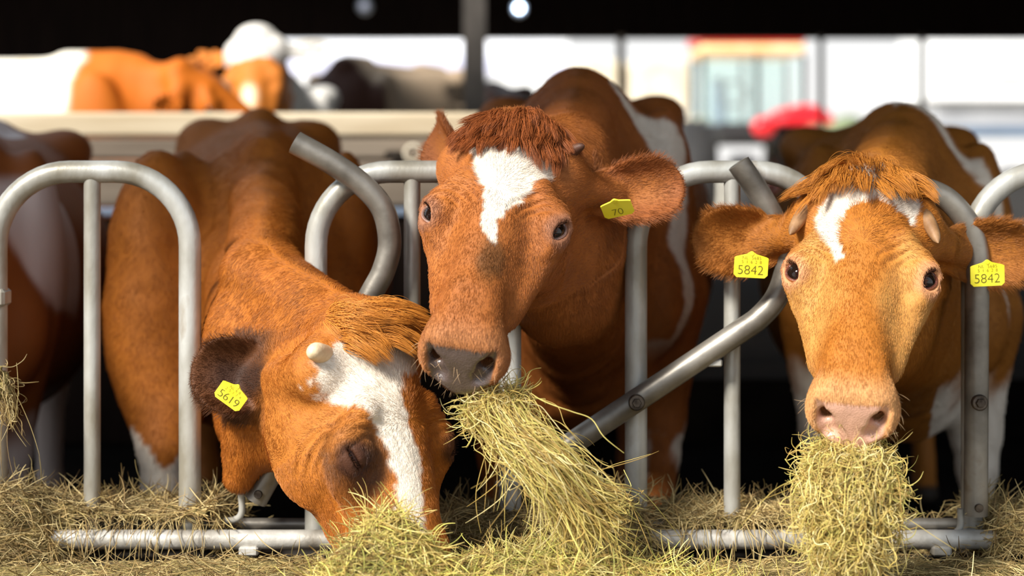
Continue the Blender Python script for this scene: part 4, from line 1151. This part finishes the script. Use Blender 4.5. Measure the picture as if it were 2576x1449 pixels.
def drift(z0, over, xa, xb, yb=.20):
    def f(x, y):
        e = sstep(xa, xa+.05, x)*sstep(xb, xb-.05, x)
        if over == 1: front = sstep(-.105, -.078, y)                      # hay rolled right over the rail
        elif over == 2: front = np.maximum(sstep(-.052, -.040, y), sstep(-.105, -.078, y)*sstep(-.88, -1.0, x))
        else: front = sstep(.018, .045, y)
        return .27+(z0-.27)*e*front*(1-.25*sstep(.10, yb, y))
    return f
def dr(label, z0, over, pa, pb, n, pal, extra=None, y0=-.115):
    xa, xb = X0(pa), X0(pb); f0 = drift(z0, over, xa, xb); f = (lambda x, y: f0(x, y)+extra(x, y)) if extra else f0
    o = heap('hay_drift', label, f, xa, xb, y0 if over else .015, .21, n, pal, .008, .0008, (.015, .10), lambda x, y, z: z > .30)
    if over == 2:                                                         # stalks hanging over the rail
        m = int((xb-xa)*170); x = xa+.05+(xb-xa-.1)*rng.random(m); y = -.040-.03*rng.random(m)
        p = np.stack([x, y, .392+.02*rng.random(m)], 1); d = np.stack([rng.normal(0, .5, m), np.full(m, -1.0), rng.normal(-.15, .2, m)], 1)
        curves_obj('loose_stalks', wander(p, d, .05+.09*rng.random(m), 7, .7, 3.6), np.array([.6, 1, 1, 1, 1, .9, .4])[None]*(.0008*(.5+.7*rng.random((m, 1)))), tints(m, pal), M_strand, o, np.array(o.location))
    return o
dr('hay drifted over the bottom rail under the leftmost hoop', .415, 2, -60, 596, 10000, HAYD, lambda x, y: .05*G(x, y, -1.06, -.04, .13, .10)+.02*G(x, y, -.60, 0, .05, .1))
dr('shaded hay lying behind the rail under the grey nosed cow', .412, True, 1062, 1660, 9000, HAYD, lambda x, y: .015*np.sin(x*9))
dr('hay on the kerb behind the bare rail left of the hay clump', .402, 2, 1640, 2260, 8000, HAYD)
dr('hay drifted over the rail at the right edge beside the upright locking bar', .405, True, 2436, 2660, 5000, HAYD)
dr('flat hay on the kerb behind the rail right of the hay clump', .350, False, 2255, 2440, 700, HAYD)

def bunch(label, path, spread, n, pal, tangle, core, gz=.6, tr=(0, .75), lr=(.25, .9), rad=.00075, strays=60, bits=.5):
    C = bez(path, 60); m = len(C); q = np.linspace(0, 1, m)
    sp = np.array([np.interp(q, *zip(*[(a, b) for a, b, _ in spread])), np.interp(q, *zip(*[(a, c) for a, _, c in spread]))]).T
    T = norm(np.gradient(C, axis=0)); S = norm(np.cross(T, np.array([0, 1.0, 0]))); D = np.cross(S, T)
    org = C[0]
    # core: a lumpy body that keeps the clump opaque
    nv = 20; v = []; f = []; k0, k1 = core; ids = list(range(int(k0*(m-1)), int(k1*(m-1)), 2))
    for i in ids:
        e = min(1.0, (i-ids[0]+1)/3, (ids[-1]-i+1)/8)
        for k in range(nv):
            a = 2*math.pi*k/nv; rr = (.82+.16*math.sin(3*a+i*.5)+.10*math.sin(7*a-i))*e
            v.append(C[i]+S[i]*sp[i, 0]*rr*math.cos(a)+D[i]*sp[i, 1]*rr*math.sin(a)-org)
    for i in range(len(ids)-1):
        for k in range(nv): f.append((i*nv+k, i*nv+(k+1) % nv, (i+1)*nv+(k+1) % nv, (i+1)*nv+k))
    f.append(tuple(range(nv))); f.append(tuple(range((len(ids)-1)*nv, len(ids)*nv)))
    o = mesh_np('hay_bunch', np.array(v)+org, f, M_hay, None, org); tag(o, label, 'hay', None, 'stuff')
    k = 7; t0 = tr[0]+(tr[1]-tr[0])*rng.random(n); dl = (lr[0]+(lr[1]-lr[0])*rng.random(n)**1.6); tt = np.clip(t0[:, None]+dl[:, None]*np.linspace(0, 1, k)[None], 0, 1)
    ang = rng.random(n)*2*np.pi; rad0 = np.sqrt(rng.random(n))*1.12
    ii = np.clip((tt*(m-1)).astype(int), 0, m-2); fr = (tt*(m-1)-ii)[..., None]
    base = C[ii]*(1-fr)+C[ii+1]*fr
    wob = np.cumsum(rng.normal(0, 1, (n, k, 3)), 1)*tangle
    P = base+S[ii]*(sp[ii, 0]*(rad0*np.cos(ang))[:, None])[..., None]+D[ii]*(sp[ii, 1]*(rad0*np.sin(ang))[:, None])[..., None]+wob
    r7 = np.array([.6, 1, 1, 1, .9, .8, .35])
    curves_obj('loose_stalks', P, r7[None]*(rad*(.55+.8*rng.random((n, 1)))), tints(n, pal), M_strand, o, org)
    # short broken bits lying across the clump
    nb = int(n*bits); ib = rng.integers(int(k0*(m-1)), int(k1*(m-1)), nb); a = rng.random(nb)*2*np.pi
    p0 = C[ib]+S[ib]*(sp[ib, 0]*np.cos(a))[:, None]+D[ib]*(sp[ib, 1]*np.sin(a))[:, None]
    d = norm(rng.normal(0, 1, (nb, 3))*np.array([1, .5, 1])+T[ib]*.9)
    curves_obj('loose_stalks', wander(p0, d, .02+.06*rng.random(nb)**1.5, 6, 2.0, .3), SR[None]*(rad*(.5+.7*rng.random((nb, 1)))), tints(nb, pal), M_strand, o, org)
    if strays:
        ib = rng.integers(int(.2*m), m-1, strays); p0 = C[ib]+S[ib]*(sp[ib, 0]*rng.normal(0, .7, strays))[:, None]
        curves_obj('loose_stalks', wander(p0, T[ib]+rng.normal(0, .45, (strays, 3)), .05+.17*rng.random(strays), 6, 1.2, 2.2), SR[None]*(rad*.8*np.ones((strays, 1))), tints(strays, pal), M_strand, o, org)
    return o
HAYB = [lin(214, 192, 116), lin(200, 176, 98), lin(226, 210, 150), lin(180, 152, 82), lin(206, 190, 108), lin(158, 130, 72), lin(186, 176, 96)]
bunch('wisp of hay trailing sideways from the mouth of the grey nosed cow',
      [V3(1235, 1000, -.40), V3(1258, 1050, -.43), V3(1315, 1115, -.45), V3(1390, 1180, -.46), V3(1460, 1260, -.44), V3(1500, 1310, -.42)],
      [(0, .052, .034), (.25, .046, .034), (.5, .036, .030), (.8, .042, .04), (1, .080, .05)], 900, HAYB, .0085, (0, .16), strays=200, bits=.9)
bunch('thick clump of hay hanging straight down from the pink nosed cow\'s mouth',
      [V3(2138, 1120, -.40), V3(2140, 1180, -.44), V3(2140, 1250, -.49), V3(2130, 1340, -.49), V3(2125, 1445, -.49)],
      [(0, .060, .035), (.25, .074, .05), (.6, .074, .055), (.85, .062, .05), (1, .06, .05)], 2200, HAYB, .0075, (0, .93), lr=(.10, .40), strays=90, bits=1.6)
bunch('small wisp of hay hanging at the left edge beside the first hoop',
      [V3(-20, 935, -.12), V3(4, 965, -.12), V3(16, 1010, -.12), V3(24, 1060, -.12)], [(0, .024, .02), (.5, .02, .02), (1, .012, .01)], 90, HAYD, .004, (0, .7), lr=(.3, .8), strays=12)

# ------------------------------------------------------------------ beyond the barn
def px(x, Y): return V3(x, 0, Y)[0]
def pz(y, Y): return V3(0, y, Y)[2]
# tractor
TY = 21.0; tx = px(1875, TY)
tr = empty('tractor', (tx, TY, 0)); S_ = (TY+DC)/FP
def L(xp, yp): return (xp-1875)*S_, pz(yp, TY)
def tbox(name, xa, ya, xb, yb, y0, y1, mat, bev=.04, par=None):
    a = L(xa, yb); b_ = L(xb, ya); return MB().box((a[0], y0, a[1]), (b_[0], y1, b_[1]), bev).build(name, mat, par or tr, smooth=False)
tbox('roof', 1742, 90, 2006, 117, -.85, .85, M_red, .05)
tbox('roof_band', 1748, 117, 2004, 146, -.82, .82, M_cream, .05)
for xa, xb in ((1748, 1758), (1880, 1890), (1994, 2006)):
    for y0 in (-.78, .70): tbox('cab_pillar', xa, 146, xb, 318, y0, y0+.08, M_black, .01)
tbox('windscreen', 1758, 148, 1994, 316, -.75, -.73, M_glass, .004)
tbox('rear_window', 1758, 148, 1994, 316, .72, .74, M_glass, .004)
tbox('seat', 1796, 215, 1836, 318, .1, .5, M_bluecar, .05); tbox('seat_back', 1800, 190, 1834, 240, .4, .52, M_bluecar, .05)
MB().tube([(-.22+.2*math.cos(a), -.35-.06*math.sin(a), pz(238, TY)+.17*math.sin(a)) for a in np.linspace(0, 6.2832, 25)], .02, 8, False).build('steering_wheel', M_black, tr)
tbox('chassis', 1790, 312, 2010, 366, -.9, 1.2, M_black, .06)
hd = MB(); n = 14
for j, y in enumerate((-2.2, -2.1, -.8)):
    for k in range(n+1):
        a = math.pi*k/n; rr = (.86, 1, 1)[j]
        hd.v.append((L(1966, 0)[0]+math.cos(a)*64*S_*rr, y, L(0, 318)[1]+math.sin(a)*44*S_*rr))
for j in range(2):
    for k in range(n): hd.f.append((j*(n+1)+k, j*(n+1)+k+1, (j+1)*(n+1)+k+1, (j+1)*(n+1)+k))
hd.f.append(tuple(range(n, -1, -1))); hd.f.append((0, n+1, 2*(n+1), 3*(n+1)-1, 2*(n+1)-1, n)); hd.f.append(tuple(range(2*(n+1), 3*(n+1))))
hd.build('bonnet', M_red, tr)
MB().ball((L(1880, 0)[0], -1.6, L(0, 325)[1]), (.16, .10, .14)).build('lamp_pod', M_red, tr)
def wheel(xp, y, r, wdt):
    c = (L(xp, 0)[0], y, r); m = MB(); n = 28; prof = [(r*.55, -wdt/2), (r*.93, -wdt/2), (r, -wdt/3), (r, wdt/3), (r*.93, wdt/2), (r*.55, wdt/2)]
    for rr, xx in prof:
        for k in range(n):
            a = 2*math.pi*k/n; q = rr*(1+.03*(k % 2)*(rr > r*.9)); m.v.append((c[0]+xx, c[1]+q*math.cos(a), c[2]+q*math.sin(a)))
    for i in range(5):
        for k in range(n): m.f.append((i*n+k, i*n+(k+1) % n, (i+1)*n+(k+1) % n, (i+1)*n+k))
    w_ = m.build('wheel', M_tyre, tr)
    MB().disc((c[0]-wdt*.3, c[1], c[2]), (1, 0, 0), r*.56, wdt*.6, 24).build('wheel_rim', M_red, w_)
wheel(1760, .5, .85, .5); wheel(1995, .5, .85, .5); wheel(1830, -1.6, .6, .35); wheel(1995, -1.6, .6, .35)
tag(tr, 'red roofed tractor parked in the yard beyond the barn', 'tractor')

# straw stack
rx = px(1345, 26.0)
for r_, (cnt, zb) in enumerate(((3, 0), (3, .95), (2, 1.9))):
    for k in range(cnt):
        x0 = rx+k*1.05+r_*.1*((-1)**r_)+(0 if r_ < 2 else .35)
        o = MB().box((-.5, -.6, 0), (.5, .6, .93), .06).build('straw_bale', M_straw, None, (0, 0, 0), smooth=False)
        o.location = (x0+.5, 26.0, zb)
        tag(o, ['pale straw bale in the bottom row of the stack left of the tractor', 'pale straw bale in the middle row of the stack left of the tractor', 'pale straw bale in the top row of the stack left of the tractor'][r_], 'bale', ['bottom row of straw bales', 'middle row of straw bales', 'top row of straw bales'][r_])
# white shed with lavender sheeting
sh = empty('shed', (px(930, 45), 45, 0))
def sbox(name, xa, ya, xb, yb, y0, y1, mat):
    q = sh.location; return MB().box((px(xa, 45)-q[0], y0, max(0, pz(yb, 45))), (px(xb, 45)-q[0], y1, pz(ya, 45))).build(name, mat, sh, smooth=False)
sbox('wall', 560, 185, 1420, 900, 0, 6, M_white); sbox('sheeting', 555, 148, 1425, 186, -.1, 6.1, M_lav); sbox('roof', 550, 92, 1430, 150, .6, 6, M_white)
for x in (620, 820, 1020, 1220): sbox('gutter_pipe', x, 186, x+8, 900, -.12, 0, M_grey)
tag(sh, 'long white shed with a lavender band across the yard', 'shed')
# trailer on the right
tl = empty('trailer', (px(2480, 24), 24, 0))
def lbox(name, xa, ya, xb, yb, y0, y1, mat, bev=.03):
    q = tl.location; return MB().box((px(xa, 24)-q[0], y0, max(.3, pz(yb, 24))), (px(xb, 24)-q[0], y1, pz(ya, 24)), bev).build(name, mat, tl, smooth=False)
lbox('box_body', 2345, 60, 2760, 255, 0, 2.4, M_white); lbox('yellow_sign', 2478, 192, 2590, 214, -.03, 0.01, M_yellow, .005); lbox('underframe', 2360, 255, 2740, 322, .2, 2.2, M_grey); lbox('bumper', 2360, 322, 2740, 345, .1, .3, M_bluecar)
for x in (2420, 2560, 2700):
    q = tl.location; MB().disc((px(x, 24)-q[0], .0, .5), (0, 1, 0), .5, .35, 24).build('wheel', M_tyre, tl)
tag(tl, 'white box trailer with a yellow sign at the right edge of the yard', 'trailer')
# parked car between the two thin posts
CY = 34.0; cr = empty('car', (px(2170, CY), CY, 0)); q = (CY+DC)/FP
prof = [(-2.0, .35), (-2.05, .75), (-1.75, .95), (-.95, 1.02), (-.45, 1.5), (.95, 1.5), (1.6, 1.0), (2.0, .9), (2.02, .4)]
m = MB(); k = len(prof)
for y in (-.8, .8):
    for a, z in prof: m.v.append((a*.72, y*(1 if z < 1.2 else .85), z))
for i in range(k-1): m.f.append((i, i+1, k+i+1, k+i))
m.f.append(tuple(range(k-1, -1, -1))); m.f.append(tuple(range(k, 2*k))); m.f.append((0, k, 2*k-1, k-1))
m.build('body', M_bluecar, cr, smooth=False)
for x in (-.95, .95):
    for y in (-.82, .64): MB().disc((x, y, .33), (0, 1, 0), .33, .2, 20).build('wheel', M_tyre, cr)
MB().box((-.62, -.83, 1.04), (.85, -.70, 1.42), .03).build('side_window', M_glass, cr, smooth=False)
tag(cr, 'grey blue car parked far off between two posts', 'car')
def bush(xp, Y, r, h, label):
    x = px(xp, Y); o = empty('bush', (x, Y, 0)); m = MB(); rg = random.Random(int(xp))
    for _ in range(26):
        a = rg.random()*6.28; d = r*rg.random()**.5*.8; m.ball((d*math.cos(a), d*math.sin(a)*.6, h*(.25+.6*rg.random())), r*(.22+.16*rg.random()), 10, 7)
    m.build('foliage', M_leaf, o); MB().tube([(0, 0, 0), (.05, 0, h*.4), (0, 0, h*.7)], .06, 8).build('stem', M_darkwood, o); tag(o, label, 'bush')
bush(2110, 48, 1.5, 2.6, 'pale green bush left of the far parked car'); bush(2230, 50, 1.3, 2.0, 'pale green bush right of the far parked car')
